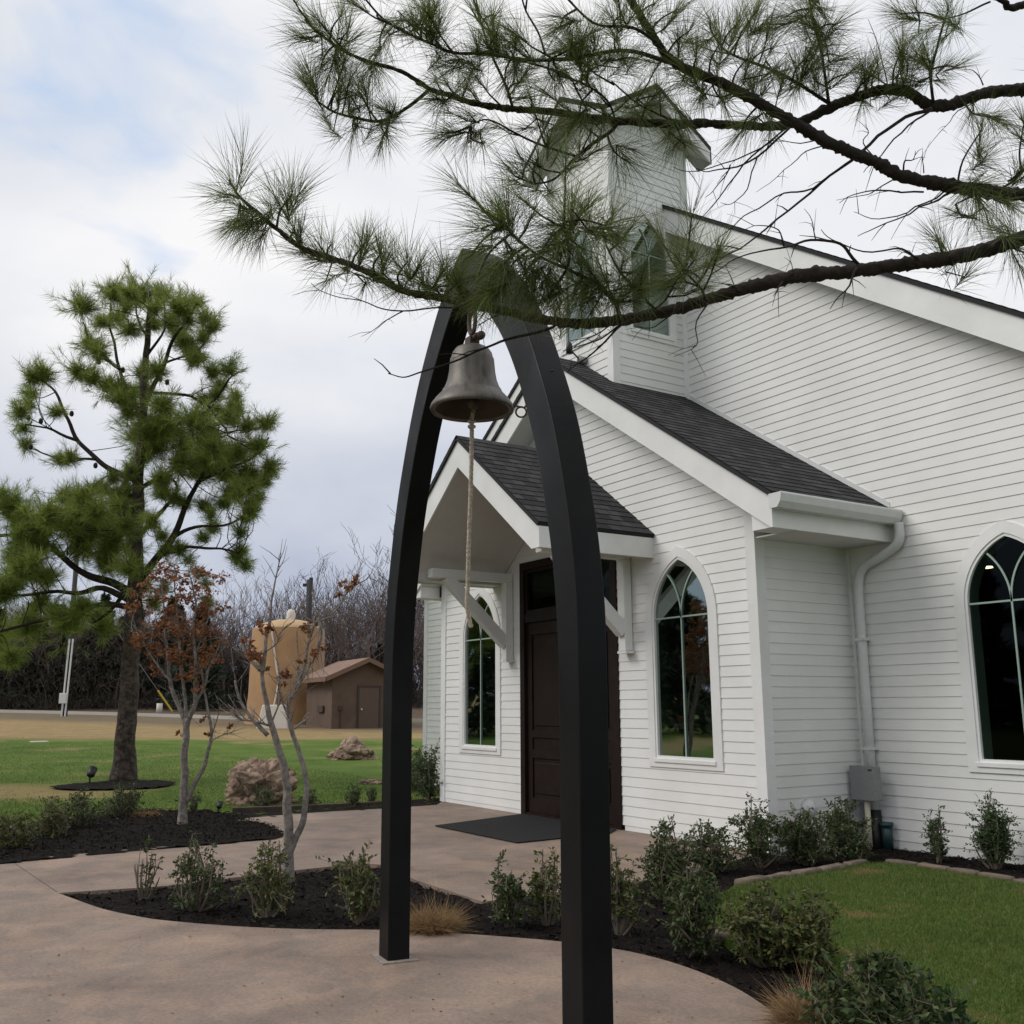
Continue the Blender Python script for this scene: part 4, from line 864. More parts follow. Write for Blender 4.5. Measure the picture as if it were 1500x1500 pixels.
# rope: two twisted strands
rp = []
pr = [(691, 610), (691, 640), (690, 700), (688, 760), (686, 820), (685, 860), (684, 885), (687, 905), (690, 918)]
dB = (AP(0, 3)-CO).dot(CF)
base = spline([D(x, y, dB-0.004*i*0) for i, (x, y) in enumerate(pr)], 22)
base = [AP(0.02, bz+0.01)]+[b for b in base[6:]]
mb = MB(); 
for ph in (0, math.pi*2/3, math.pi*4/3):
    pts = [b+(CR*math.cos(i*0.85+ph)+CF*math.sin(i*0.85+ph))*0.0062 for i, b in enumerate(base)]
    mb.tube(pts, 0.0074, 6)
for zc_ in (0.0, 0.03):
    kc = base[3]+Vector((0, 0, -zc_)); mb.tube([kc+CR*0.016*math.sin(t)+CF*0.016*math.cos(t)+Vector((0, 0, 0.004*math.sin(2*t))) for t in np.linspace(0, 6.283, 13)], 0.008, 6)
tag(mb.build('bell_rope', ROPE, None, True), 'frayed tan braided rope hanging from the bell clapper', 'rope')

# ------------------------------------------------------------------ trees and plants
def tuft_needles(tufts, nper, L0, wd, spread=(0.25, 1.15), droop=0.18, along=0.07):
    B = []; Dn = []; Ln = []
    for p, d, s in tufts:
        n = int(nper*(0.6+0.4*s)*random.uniform(0.8, 1.2)); d = np.array(d); p = np.array(p)
        t = rng.uniform(-1, 0.15, n)[:, None]*along*s
        th = rng.uniform(spread[0], spread[1], n)[:, None]*(0.75+0.5*(-t/(along*s+1e-6)))
        r = rng.normal(size=(n, 3)); r = unit(r-(r@d)[:, None]*d)
        B.append(p+d*t); Dn.append(unit(d*np.cos(th)+r*np.sin(th))); Ln.append(rng.uniform(0.7, 1.1, n)*L0*s)
    return np.concatenate(B), np.concatenate(Dn), np.concatenate(Ln)

# --- overhanging pine, its trunk stands out of the frame to the right
TRK = Vector((0, 0, 0))+hv*3.9+rv*4.9; TRK.z = 0
opine = thing('pine_tree', 'near pine whose long needled limbs hang over the arch from the right', 'pine tree', tuple(TRK))
def LP(px, d0, d1, k=5, wob=0.0):
    n = len(px); P = [D(x, y, d0+(d1-d0)*i/(n-1)+wob*math.sin(i*1.7)) for i, (x, y) in enumerate(px)]
    return spline(P, k)
limb_defs = [
 ([(1900,290),(1650,320),(1500,350),(1420,375),(1350,383),(1260,395),(1150,410),(1050,437),(1000,450),(920,468),(850,474),(790,466),(740,455),(700,449),(640,436),(590,425),(540,400),(480,376),(440,360),(405,335),(372,310),(350,290),(337,268)], 3.35, 3.2, 0.030, 0.0035),
 ([(1900,340),(1650,300),(1500,285),(1420,275),(1330,262),(1280,235),(1220,210),(1160,178),(1100,148),(1050,120),(990,92),(962,62),(938,20),(915,-15),(880,-60)], 3.9, 3.6, 0.031, 0.012),
 ([(1900,40),(1650,95),(1500,130),(1440,140),(1370,157),(1330,135),(1290,132),(1220,155),(1160,180),(1100,183),(1000,182),(900,176),(830,165),(750,160),(700,153),(662,137),(630,129),(590,106),(545,95),(505,75),(470,50),(448,30)], 4.1, 3.7, 0.028, 0.0035),
 ([(630,129),(600,155),(560,175),(520,172),(490,165),(468,152)], 3.8, 3.75, 0.010, 0.004),
 ([(1050,118),(990,92),(930,78),(870,80),(820,86),(780,88),(720,78),(670,78),(640,66),(600,48),(560,28),(530,-5)], 3.65, 3.55, 0.011, 0.004),
 ([(905,180),(893,192),(868,210),(845,230),(825,250),(805,263),(780,268)], 3.9, 3.8, 0.011, 0.0035),
 ([(845,230),(800,216),(755,195),(715,178),(690,185)], 3.85, 3.8, 0.007, 0.003),
 ([(1700,-60),(1500,5),(1470,0),(1440,-15)], 4.0, 3.9, 0.018, 0.012),
 ([(1450,2),(1420,15),(1385,25)], 3.95, 3.9, 0.006, 0.003),
 ([(960,60),(930,45),(880,38),(850,20),(820,-10)], 3.6, 3.5, 0.008, 0.004),
 ([(800,80),(790,50),(770,15),(760,-20)], 3.6, 3.55, 0.006, 0.003),
 ([(750,160),(735,110),(715,60),(700,20),(690,-20)], 3.8, 3.7, 0.008, 0.0035),
 ([(1215,155),(1205,100),(1200,60),(1192,20),(1185,-10)], 3.95, 3.85, 0.009, 0.004),
 ([(1365,150),(1362,110),(1372,70),(1380,40),(1388,15)], 4.0, 3.9, 0.009, 0.0035),
 ([(1215,150),(1170,125),(1120,100),(1075,80),(1055,65)], 3.95, 3.85, 0.010, 0.004),
 ([(860,165),(845,135),(830,110),(780,95)], 3.8, 3.7, 0.006, 0.003),
 ([(900,176),(880,140),(800,100),(740,85)], 3.8, 3.65, 0.006, 0.003),
 ([(1000,182),(960,165),(930,150),(895,120)], 3.85, 3.7, 0.006, 0.003),
 ([(910,465),(900,440),(870,415),(830,395),(790,375),(760,350),(740,330)], 3.22, 3.1, 0.009, 0.003),
 ([(965,455),(940,430),(910,400),(890,360),(885,335)], 3.25, 3.1, 0.007, 0.003),
 ([(820,410),(832,380),(828,345),(826,325)], 3.15, 3.05, 0.006, 0.003),
 ([(1035,442),(1028,422),(1005,413),(985,418)], 3.25, 3.2, 0.006, 0.003),
 ([(950,458),(975,440),(995,410),(1012,375)], 3.25, 3.15, 0.005, 0.003),
 ([(1500,245),(1470,270),(1430,285),(1400,300)], 3.8, 3.7, 0.008, 0.003),
]
limbs = [(LP(px, d0, d1), r0*0.74, r1*0.85) for px, d0, d1, r0, r1 in limb_defs]
for i in (0, 1, 2, 7):                                      # run the big limbs back to the trunk
    P, r0, r1 = limbs[i]; h = P[0].z+0.15; limbs[i] = (spline([Vector((TRK.x, TRK.y, h-0.3)), P[0]], 4)[:-1]+P, r0*1.25, r1)
deads = [([(740,453),(690,450),(650,450),(590,455),(560,452),(530,440),(500,437),(470,425),(458,412)], 0.0035, 3.25), ([(590,455),(560,475),(530,492)], 0.0025, 3.22),
 ([(809,470),(809,481),(763,489),(737,499),(710,510),(657,531),(614,547),(590,551),(566,546)], 0.006, 3.2),
 ([(1365,158),(1310,180),(1260,225),(1200,270),(1140,320),(1080,365),(1030,395)], 0.008, 3.9), ([(1365,160),(1330,185),(1290,225),(1265,255)], 0.005, 3.9), ([(1250,232),(1190,275),(1150,285),(1100,310),(1060,340),(1020,385)], 0.0045, 3.85),
 ([(1160,185),(1110,230),(1070,245),(1040,250),(1020,245)], 0.005, 3.8), ([(1140,200),(1090,240),(1060,280),(1030,320),(1000,345)], 0.004, 3.8), ([(1150,190),(1120,215),(1075,235),(1010,250),(985,245)], 0.004, 3.8), ([(1070,240),(1050,275),(1030,290)], 0.003, 3.8), ([(1110,230),(1095,275),(1070,300),(1055,298)], 0.003, 3.8),
 ([(1405,278),(1360,300),(1300,325),(1255,345)], 0.005, 3.85), ([(1395,278),(1340,305),(1290,320),(1250,312)], 0.004, 3.85), ([(1350,282),(1290,278),(1250,285),(1230,295)], 0.004, 3.85), ([(1310,262),(1270,285),(1225,290)], 0.003, 3.85), ([(1220,215),(1180,222),(1150,250),(1110,280)], 0.003, 3.85), ([(1200,205),(1160,208),(1120,205)], 0.003, 3.85),
 ([(1290,240),(1265,210),(1272,195),(1268,180)], 0.003, 3.85), ([(1324,250),(1328,235),(1340,232),(1343,218)], 0.004, 3.85), ([(1353,255),(1353,215)], 0.0025, 3.85),
 ([(1260,390),(1240,365),(1215,355),(1180,352),(1150,362),(1120,368),(1080,378),(1040,400)], 0.006, 3.3), ([(1195,352),(1190,330),(1178,305)], 0.0025, 3.3), ([(1150,360),(1140,335),(1110,330),(1080,340)], 0.003, 3.3), ([(1345,380),(1320,365),(1265,367),(1220,350),(1205,338)], 0.004, 3.3), ([(1345,378),(1325,370),(1310,378)], 0.003, 3.3),
 ([(1258,395),(1240,425),(1216,452)], 0.0045, 3.28), ([(1150,410),(1130,435)], 0.004, 3.3), ([(1165,408),(1160,385),(1150,380)], 0.002, 3.3), ([(1090,425),(1065,418)], 0.005, 3.3),
 ([(1040,440),(1022,470),(1020,505),(985,522)], 0.003, 3.25), ([(930,465),(900,485),(870,515),(840,535),(830,545)], 0.0045, 3.22), ([(925,466),(880,495),(850,505),(832,512)], 0.0035, 3.22), ([(905,470),(870,490),(830,500)], 0.003, 3.22), ([(1000,450),(960,475),(930,478)], 0.003, 3.22),
 ([(850,470),(830,478),(812,478)], 0.005, 3.2), ([(735,455),(715,470),(700,478)], 0.003, 3.18), ([(1425,150),(1400,170),(1375,195)], 0.003, 4.0), ([(1440,305),(1410,320),(1380,310)], 0.003, 3.7), ([(1300,130),(1290,80),(1270,30)], 0.003, 4.0), ([(1440,125),(1430,105),(1412,100)], 0.003, 4.0)]
mb = MB()
for P, r0, r1 in limbs:
    n = len(P); rr = []
    for i in range(n):
        t = i/(n-1); r = r0*(1-t)**0.9+r1*(1-(1-t)**0.9); rr.append(r*(1+0.13*noise.noise(P[i]*14)))
    PP = [p+noise.noise_vector(p*5)*0.012 for p in P]
    if r0 > 0.012:                                           # resample finely so the bark can be scaly
        P2 = []; R2 = []
        for a, b, ra, rb_ in zip(PP[:-1], PP[1:], rr[:-1], rr[1:]):
            m_ = max(1, int((b-a).length/0.008))
            for j in range(m_): P2.append(a.lerp(b, j/m_)); R2.append(ra+(rb_-ra)*j/m_)
        P2.append(PP[-1]); R2.append(rr[-1]); i0 = len(mb.v); mb.tube(P2, R2, 12)
        for j in range(i0, len(mb.v)):
            v = Vector(mb.v[j]); c_ = P2[min((j-i0)//12, len(P2)-1)]; q = v*1.0
            f_ = 0.55*abs(noise.noise(q*32))+0.35*noise.noise(q*75)+0.14
            mb.v[j] = tuple(c_+(v-c_)*(0.76+1.0*f_))
    else: mb.tube(PP, rr, 8)
for px, r, d in deads:
    P = LP(px, d, d-0.12, 4); P = [p+noise.noise_vector(p*11)*0.012 for p in P]; n = len(P); mb.tube(P, [r*(1-0.75*i/(n-1)) for i in range(n)], 5)
    for q in range(3):                                       # side twiglets
        i = random.randrange(2, n-1); d_ = (P[i]-P[i-1]).normalized(); e = (d_+Vector(rng.normal(size=3))*0.6).normalized(); L_ = random.uniform(0.04, 0.12)
        mb.tube([P[i], P[i]+e*L_*0.5, P[i]+e*L_+Vector((0, 0, -0.01))], [r*0.4, r*0.3, r*0.15], 4)
tufts_px = [ (337,262,1.15,3.2),(352,300,.9,3.2),(368,322,.85,3.2),(378,335,.9,3.2),(330,285,.9,3.2),(428,285,1.05,3.2),(430,340,.9,3.2),(452,372,.8,3.2),(485,358,.95,3.2),(530,362,.9,3.2),(505,395,.8,3.2),(557,372,.9,3.2),(597,383,1.0,3.2),(560,405,.8,3.2),(620,410,.9,3.2),(650,395,.9,3.15),(690,375,1.0,3.1),(670,415,.9,3.15),(700,405,.9,3.1),(705,335,1.0,3.1),(735,325,1.05,3.05),(720,350,1.0,3.05),(745,370,.95,3.1),(790,372,1.0,3.1),(780,400,1.0,3.1),(826,325,1.1,3.05),(815,345,1.0,3.1),(850,400,1.05,3.1),(885,330,1.15,3.05),(897,318,1.0,3.1),(905,345,1.0,3.1),(840,430,1.0,3.15),(880,425,1.0,3.15),(900,440,1.0,3.2),(860,445,.95,3.2),(940,425,1.0,3.2),(925,400,.9,3.15),(1012,370,1.0,3.1),(1000,395,.85,3.15),(760,430,.95,3.15),(800,440,1.0,3.15),(820,445,.9,3.2),(720,430,.9,3.15),(740,410,.9,3.1),(680,440,.8,3.15),(975,420,.8,3.2),
 (448,25,1.1,3.7),(462,45,.9,3.7),(455,118,1.15,3.75),(470,100,1.0,3.75),(462,138,1.0,3.75),(500,125,.85,3.75),(545,108,.8,3.75),(512,152,.85,3.75),(578,160,.85,3.8),(518,192,.9,3.75),(567,198,.9,3.8),(510,45,.9,3.7),(557,72,.9,3.75),(500,22,.9,3.7),(560,30,.9,3.65),(643,40,1.05,3.6),(645,72,1.0,3.65),(628,20,.9,3.6),(595,50,.8,3.6),(650,150,1.0,3.8),(652,195,.85,3.8),(685,205,.85,3.8),(708,210,.85,3.8),(741,242,.9,3.8),(724,22,1.0,3.6),(728,48,1.0,3.65),(742,78,1.0,3.65),(700,70,.9,3.6),(812,118,1.05,3.7),(820,40,1.0,3.6),(838,62,1.0,3.6),(872,68,1.1,3.6),(888,88,1.05,3.65),(862,92,.9,3.65),(850,170,.9,3.75),(835,188,.95,3.8),(865,195,.95,3.8),(788,232,1.0,3.8),(805,205,.9,3.8),(920,237,1.0,3.8),(1003,212,1.0,3.8),(1085,195,1.0,3.85),(980,200,.8,3.8),(762,120,.9,3.7),(780,150,.9,3.75),(740,120,.9,3.7),
 (1055,62,1.1,3.85),(1080,35,1.1,3.85),(1095,85,1.05,3.85),(1040,30,1.0,3.8),(1010,45,.9,3.7),(1130,70,1.0,3.85),(1140,108,1.0,3.9),(1110,15,1.0,3.8),(1150,25,1.0,3.85),(1190,-5,1.1,3.85),(1192,28,1.1,3.85),(1205,60,1.0,3.9),(1230,82,1.0,3.9),(1180,85,1.0,3.9),(1242,108,.95,3.95),(1225,35,1.0,3.9),(1272,112,.9,3.95),(1285,95,.85,3.95),(1160,130,.95,3.9),(1020,85,.9,3.7),(1050,110,.9,3.75),(990,15,1.0,3.6),(960,5,1.0,3.6),(905,25,1.0,3.6),(900,55,.95,3.6),(1000,120,.9,3.75),(960,140,.9,3.75),(1060,150,.85,3.8),(1100,125,.9,3.85),
 (1388,8,1.1,3.9),(1380,28,1.1,3.9),(1322,70,1.05,3.95),(1345,85,1.0,3.95),(1318,100,.9,3.95),(1360,100,.9,3.95),(1400,98,.8,4.0),(1320,20,.9,3.95),(1438,190,1.05,3.8),(1455,172,.9,3.85),(1440,300,1.05,3.7),(1480,300,1.0,3.7),(1475,332,1.0,3.5),(1430,320,.9,3.6),(1380,365,1.05,3.35),(1374,350,.9,3.35),(1495,250,1.0,3.7),(1500,180,.9,3.8),(1500,370,.9,3.4),(1560,330,1.0,3.4),(1540,80,1.0,3.9) ]
samples = [(P[i], (P[min(i+1, len(P)-1)]-P[i-1]).normalized(), r0) for P, r0, r1 in limbs for i in range(1, len(P))]
SP = np.array([s[0][:] for s in samples]); 
tufts = []
for px, py, s, d in tufts_px:
    tp = D(px, py, d-0.05+random.uniform(-0.12, 0.12)); k = int(np.argmin(np.linalg.norm(SP-np.array(tp[:]), axis=1))); 
    q, ld, r0 = samples[k]; ln = (tp-q).length
    if ln > 0.02:
        bk = q-ld*(-1)*(-min(0.6*ln, 0.15)) if False else q
        midp = q.lerp(tp, 0.5)+ld*0.12*ln+Vector((0, 0, -0.05*ln)); P = spline([q, midp, tp], 4); rr = [max(0.0022, 0.0048*(1-i/8*0.5)) for i in range(len(P))]; mb.tube(P, rr, 5)
        dr_ = (P[-1]-P[-2]).normalized(); dr_ = (dr_+ld*0.35+CR*-0.15+Vector((0, 0, 0.10))).normalized()
    else: dr_ = ld
    tufts.append((tp[:], dr_[:], s))
    for j in range(random.choice((1, 2, 2, 3))):
        e = Vector(rng.normal(size=3)).normalized(); o = tp-dr_*random.uniform(0.03, 0.10)+e*random.uniform(0.03, 0.09); dd_ = (dr_*0.8+e*0.8).normalized()
        mb.tube([tp-dr_*0.08, o], [0.003, 0.002], 4); tufts.append((o[:], dd_[:], s*random.uniform(0.7, 0.95)))
for P, r0, r1 in limbs[2:]:
    for i in range(3, len(P)-1):
        if P[i].z < 6 and random.random() < 0.2 and (P[i]-CO).dot(CR)/max((P[i]-CO).dot(CF), .1) < 0.42:
            d_ = (P[i]-P[i-1]).normalized(); e = Vector(rng.normal(size=3)); e.z = abs(e.z); e = (e.normalized()+d_*0.5).normalized(); L_ = random.uniform(0.06, 0.2); q = P[i]+e*L_
            mb.tube([P[i], P[i].lerp(q, 0.5)+Vector((0, 0, -0.01)), q], [0.004, 0.003, 0.002], 4); tufts.append((q[:], e[:], random.uniform(0.75, 1.0)))
wood = mb
# upper limbs of that tree, beyond the frame
for k in range(14):
    z = 4.6+k*0.42; a = k*2.4; Ld = 2.6*(1-k/18); e = Vector((math.cos(a), math.sin(a), 0.25)); s0 = Vector((TRK.x, TRK.y, z))
    P = spline([s0, s0+e*Ld*0.5+Vector((0, 0, 0.1)), s0+e*Ld+Vector((0, 0, 0.3))], 4); wood.tube(P, [0.03*(1-0.8*i/(len(P)-1)) for i in range(len(P))], 6)
    for j in range(9):
        t = P[random.randrange(3, len(P))]; ee = Vector(rng.normal(size=3)).normalized(); o = t+ee*random.uniform(0.1, 0.35); wood.tube([t, o], [0.005, 0.002], 4); tufts.append((o[:], (ee+e*0.6).normalized()[:], 1.0))
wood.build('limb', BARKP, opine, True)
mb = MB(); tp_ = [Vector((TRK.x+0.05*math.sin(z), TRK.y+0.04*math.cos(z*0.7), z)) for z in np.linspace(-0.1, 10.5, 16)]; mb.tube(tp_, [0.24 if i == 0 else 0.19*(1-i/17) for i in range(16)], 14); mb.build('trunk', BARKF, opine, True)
b, dn, ln = tuft_needles(tufts, 72, 0.188, 0, spread=(0.10, 1.05), along=0.095)
V, q, t = ribbons(b, dn, ln, 0.0016, 0.2); link('needles', mesh_np(V, [q, t]), NEED, opine)
# cones
mb = MB()
for px, py in ((835,512),):
    pass

# --- lawn pine on the left
def traced_tree(name, label, cat, base, limbs_px, depth, bark, nside=8, wob=0.02, dj=0.0, parent=None, trunk_first=True):
    t = thing(name, label, cat, tuple(base)); ms = []
    tr = MB(); br = MB(); segs = []
    for i, (px, r0, r1) in enumerate(limbs_px):
        off = random.uniform(-dj, dj) if i else 0
        n = len(px); P = spline([D(x, y, depth+off*(j/(n-1))) for j, (x, y) in enumerate(px)], 4)
        P = [p+noise.noise_vector(p*2.0/max(wob*20, 0.3))*wob for p in P]
        if i == 0: P[0] = Vector((base[0], base[1], base[2]-0.1))
        m_ = len(P); fl = r0*0.38 if i == 0 else 0
        (tr if i == 0 else br).tube(P, [r0+(r1-r0)*(k/(m_-1))**(0.95 if i == 0 else 0.85)+fl*max(0, 1-k/5)**2 for k in range(m_)], nside if i == 0 else 6)
        segs += [(P[k], (P[k]-P[k-1]).normalized()) for k in range(1, m_)]
    tr.build('trunk', bark, t, True)
    return t, br, segs
b0 = G(180, 1143); dep = (b0-CO).dot(CF)
lp_limbs = [([(180,1143),(184,1090),(188,1020),(193,950),(196,880),(199,820),(202,760),(205,700),(208,640),(210,580),(214,520),(217,460),(220,430)], 0.225, 0.035),
 ([(196,868),(165,855),(125,843),(90,815),(60,790),(20,785),(-30,790)],0.11,0.03),([(193,880),(150,862),(120,868),(70,868),(20,872),(-20,880)],0.08,0.02),([(190,890),(150,885),(110,900),(60,910),(0,925),(-30,935)],0.07,0.02),([(187,868),(160,895),(130,915)],0.06,0.02),
 ([(200,850),(225,825),(250,790),(268,755),(283,720),(300,690),(330,665)],0.11,0.03),([(255,785),(290,770),(330,767),(365,750)],0.05,0.02),([(245,800),(290,802),(325,805),(348,812)],0.04,0.015),([(203,790),(230,755),(260,720),(250,700)],0.07,0.02),([(290,705),(330,690),(370,670),(392,640)],0.05,0.02),
 ([(202,705),(170,693),(145,675),(115,648),(100,615),(80,575),(60,555)],0.08,0.02),([(112,645),(80,632),(40,620)],0.04,0.015),([(140,672),(90,670),(45,655)],0.03,0.015),
 ([(205,610),(190,580),(175,540),(165,490),(160,445)],0.06,0.02),([(175,540),(140,510),(120,470)],0.035,0.015),([(212,590),(232,550),(250,510),(268,475),(290,445)],0.06,0.02),([(216,520),(240,480),(240,440)],0.035,0.015),([(225,575),(270,578),(305,590),(335,555),(348,545)],0.04,0.015),([(300,590),(325,620),(335,640)],0.03,0.015),([(208,640),(240,630),(285,620),(330,690)],0.05,0.02),([(204,720),(235,700),(260,680),(300,640),(385,625)],0.06,0.015),([(216,500),(200,460),(200,435)],0.03,0.015),([(240,530),(290,510),(312,480)],0.03,0.012)]
tree1, br1, segs = traced_tree('pine_tree', 'tall lone pine on the lawn left of the arch', 'pine tree', b0, lp_limbs, dep, BARKF, 14, 0.06, 1.6)
blobs = [(121,446,22),(166,428,22),(204,430,26),(236,430,22),(263,449,24),(288,442,14),(312,477,15),(225,473,18),(173,463,15),(260,484,15),(277,505,19),(132,501,18),(145,515,17),(114,543,18),(156,563,18),(194,574,18),(208,546,14),(284,525,17),(312,543,14),(336,539,16),(325,563,14),(346,581,13),(298,584,13),(332,608,12),(48,550,17),(66,546,14),(31,602,14),(45,575,12),(83,602,10),(38,650,10),(90,671,13),(104,668,11),(187,601,18),(215,622,32),(250,630,32),(284,616,28),(222,654,28),(305,633,26),(318,664,32),(294,685,32),(333,692,24),(364,622,14),(391,619,15),(381,650,17),(395,681,14),(388,702,13),(263,678,24),(364,712,17),(367,747,13),(353,778,9),(312,771,13),(298,785,9),(263,803,12),(346,810,12),(360,827,9),(242,806,11),(291,837,9),(173,726,24),(149,713,14),(222,761,15),(187,726,14),(94,726,18),(121,726,20),(69,754,23),(104,761,32),(146,765,32),(166,785,28),(121,796,32),(156,823,28),(191,830,23),(17,737,23),(0,726,18),(28,761,23),(35,830,26),(69,844,23),(10,865,28),(21,810,20),(-40,800,36),(-40,860,30),(-30,740,25),(100,910,28),(40,915,30),(152,916,18),(0,940,20),(120,888,20),(15,960,18),(60,880,20),(240,720,20),(270,735,14),(300,740,14),(330,735,16),(190,690,12),(240,860,10),(225,880,12),(305,880,8),(60,800,22),(45,780,20),(185,765,18),(350,665,18),(360,690,16)]
bl2 = [q for q in blobs]
for i in range(len(blobs)):
    for j in range(i):
        (ax, ay, ar), (bx, by, brr) = blobs[i], blobs[j]; dd_ = math.hypot(ax-bx, ay-by)
        if 22 < dd_ < 52 and random.random() < 0.42: bl2.append(((ax+bx)/2+random.uniform(-6, 6), (ay+by)/2+random.uniform(-6, 6), min(ar, brr)*random.uniform(0.55, 0.9)))
blobs = bl2+[(205,640,22),(200,678,14),(195,800,22),(215,570,14),(230,540,18),(175,565,14),(240,590,20),(190,480,18),(150,470,16),(250,470,16),(200,748,18),(140,745,20),(210,855,14),(270,650,20),(345,660,16),(340,720,18),(235,700,20),(60,770,20)]
tf = []; S1 = np.array([s[0][:] for s in segs])
for px, py, r in blobs:
    c_ = D(px, py, dep+random.uniform(-1.5, 1.5)*(1 if r > 12 else 0.5)); R0 = r/FPX*dep
    wz = (S1-np.array(c_[:])); wz[:, 2] = np.where(wz[:, 2] > 0, wz[:, 2]*2.2, wz[:, 2]); k = int(np.argmin(np.linalg.norm(wz, axis=1))); q = segs[k][0]; md_ = q.lerp(c_, 0.5)+Vector(rng.normal(size=3))*0.16*(c_-q).length; br1.tube(spline([q, md_, c_], 4), [0.012-0.0008*i for i in range(9)], 4)
    for j in range(int(10+r*r*0.14)):
        e = rng.normal(size=3); e /= np.linalg.norm(e); p = np.array(c_[:])+e*R0*abs(rng.normal(0, 0.80))*np.array([1, 1, 0.9]); dd_ = e+np.array([0, 0, 0.55]); dd_ /= np.linalg.norm(dd_)
        tf.append((p, dd_, random.uniform(0.55, 1.15)))
        if j % 3 == 0: br1.tube([c_, Vector(p)], [0.008, 0.004], 3)
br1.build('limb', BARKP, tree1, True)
b, dn, ln = tuft_needles(tf, 32, 0.28, 0, spread=(0.10, 1.35), along=0.28); V, q, t = ribbons(b, dn, ln, 0.0066, 0.15); link('needles', mesh_np(V, [q, t]), NEEDF, tree1)
mb = MB()
for px, py in ((145,530),(180,542),(245,560),(235,555),(42,612),(60,617),(45,655),(140,682),(192,690),(105,606)):
    c_ = D(px, py, dep-0.5); mb = MB(); mb.lathe([(0, 0.07), (0.035, 0.045), (0.047, 0), (0.035, -0.045), (0, -0.065)], c_, 7); mb.build('cone', BARKP, tree1)

# --- two small leaf-shedding trees
def small_tree(label, base_px, limbs_px, clusters, nleaf, rleaf, dj):
    b0 = G(*base_px); dep = (b0-CO).dot(CF); t, br, segs = traced_tree('small_tree', label, 'tree', b0, limbs_px, dep, BARKG, 9, 0.018, dj)
    S = np.array([s[0][:] for s in segs]); Bs = []; Ds = []
    for k in range(200):                                     # fine twigs
        i = random.randrange(int(len(segs)*0.25), len(segs)); p, d = segs[i]; e = (d+Vector(rng.normal(size=3))*0.6+Vector((0, 0, 0.25))).normalized(); L_ = random.uniform(0.08, 0.3)
        br.tube([p, p+e*L_*0.5+Vector(rng.normal(size=3))*0.01, p+e*L_], [0.004, 0.003, 0.0015], 4)
    for px, py, r, n in clusters:
        c_ = D(px, py, dep+random.uniform(-dj, dj)); R0 = r/FPX*dep; k = int(np.argmin(np.linalg.norm(S-np.array(c_[:]), axis=1))); br.tube(spline([segs[k][0], segs[k][0].lerp(c_, 0.5)+Vector(rng.normal(size=3))*0.05, c_], 3), [0.006, 0.0055, 0.005, 0.0045, 0.004, 0.003, 0.002], 4)
        for j in range(max(3, n//3)):
            e = rng.normal(size=3); e /= np.linalg.norm(e); p = np.array(c_[:])+e*R0*rng.uniform(0.2, 1); br.tube([c_, Vector(p)], [0.003, 0.0015], 3)
            mm = 7; Bs.append(p+rng.normal(size=(mm, 3))*R0*0.16); Ds.append(rand_dirs(mm, np.array([e]*mm)+np.array([0, 0, -0.4]), 0.6))
    br.build('limb', BARKG, t, True); B_ = np.concatenate(Bs); D_ = np.concatenate(Ds); V, a, b_ = leaves(B_, D_, rng.uniform(0.6, 1.2, len(B_))*rleaf, rng.uniform(0.5, 0.9, len(B_))*rleaf*0.9)
    link('foliage', mesh_np(V, [a, b_]), ORANGE, t); return t
cl1 = [(random.gauss(262, 42), random.gauss(912, 50), random.uniform(7, 14), 18) for _ in range(95)]
cl1 = [c for c in cl1 if 185 < c[0] < 335 and 820 < c[1] < 1000]+[(250,840,10,20),(262,850,12,25),(240,835,8,15),(215,855,10,20),(205,940,10,20),(195,945,8,15),(320,960,8,15),(265,1075,4,8),(300,1055,5,9),(305,1075,4,8),(335,1062,4,8),(270,870,12,30),(285,985,10,24),(290,1010,6,12)]
small_tree('small tree with grey stems and rusty orange leaves in left mulch bed', (268,1208), [([(268,1208),(268,1180),(270,1140),(271,1100),(273,1068),(276,1050)],0.056,0.040),([(270,1178),(282,1155),(297,1125),(306,1095),(309,1070),(304,1040),(298,1005),(296,980)],0.04,0.012),([(274,1062),(262,1035),(250,1000),(247,965),(243,930),(238,880),(236,850)],0.04,0.008),([(276,1052),(286,1030),(285,1000),(287,965),(283,920),(287,880),(276,840)],0.04,0.008),([(273,1060),(270,1020),(265,980),(262,930),(258,880),(255,830)],0.03,0.007),([(309,1075),(318,1055),(322,1035)],0.012,0.004),([(286,1030),(300,1005),(306,980),(318,955),(325,935)],0.022,0.006),([(250,1000),(232,975),(215,950),(205,930)],0.018,0.005),([(309,1085),(325,1078),(342,1072)],0.010,0.004),([(287,960),(300,920),(308,890)],0.015,0.005)], cl1, 2500, 0.05, 0.35)
cl2 = [(372,958,8,30),(380,962,8,30),(366,944,5,12),(362,936,4,10),(460,910,8,26),(452,922,6,18),(445,915,5,14),(412,990,7,20),(418,985,6,18),(424,988,5,12),(414,1002,4,10),(459,955,6,18),(478,951,5,12),(385,925,4,8),(392,918,4,8),(505,858,7,20),(515,856,6,16),(493,868,5,12),(380,915,5,12),(442,968,3,6),(388,978,3,6),(520,845,4,8),(400,920,4,8)]
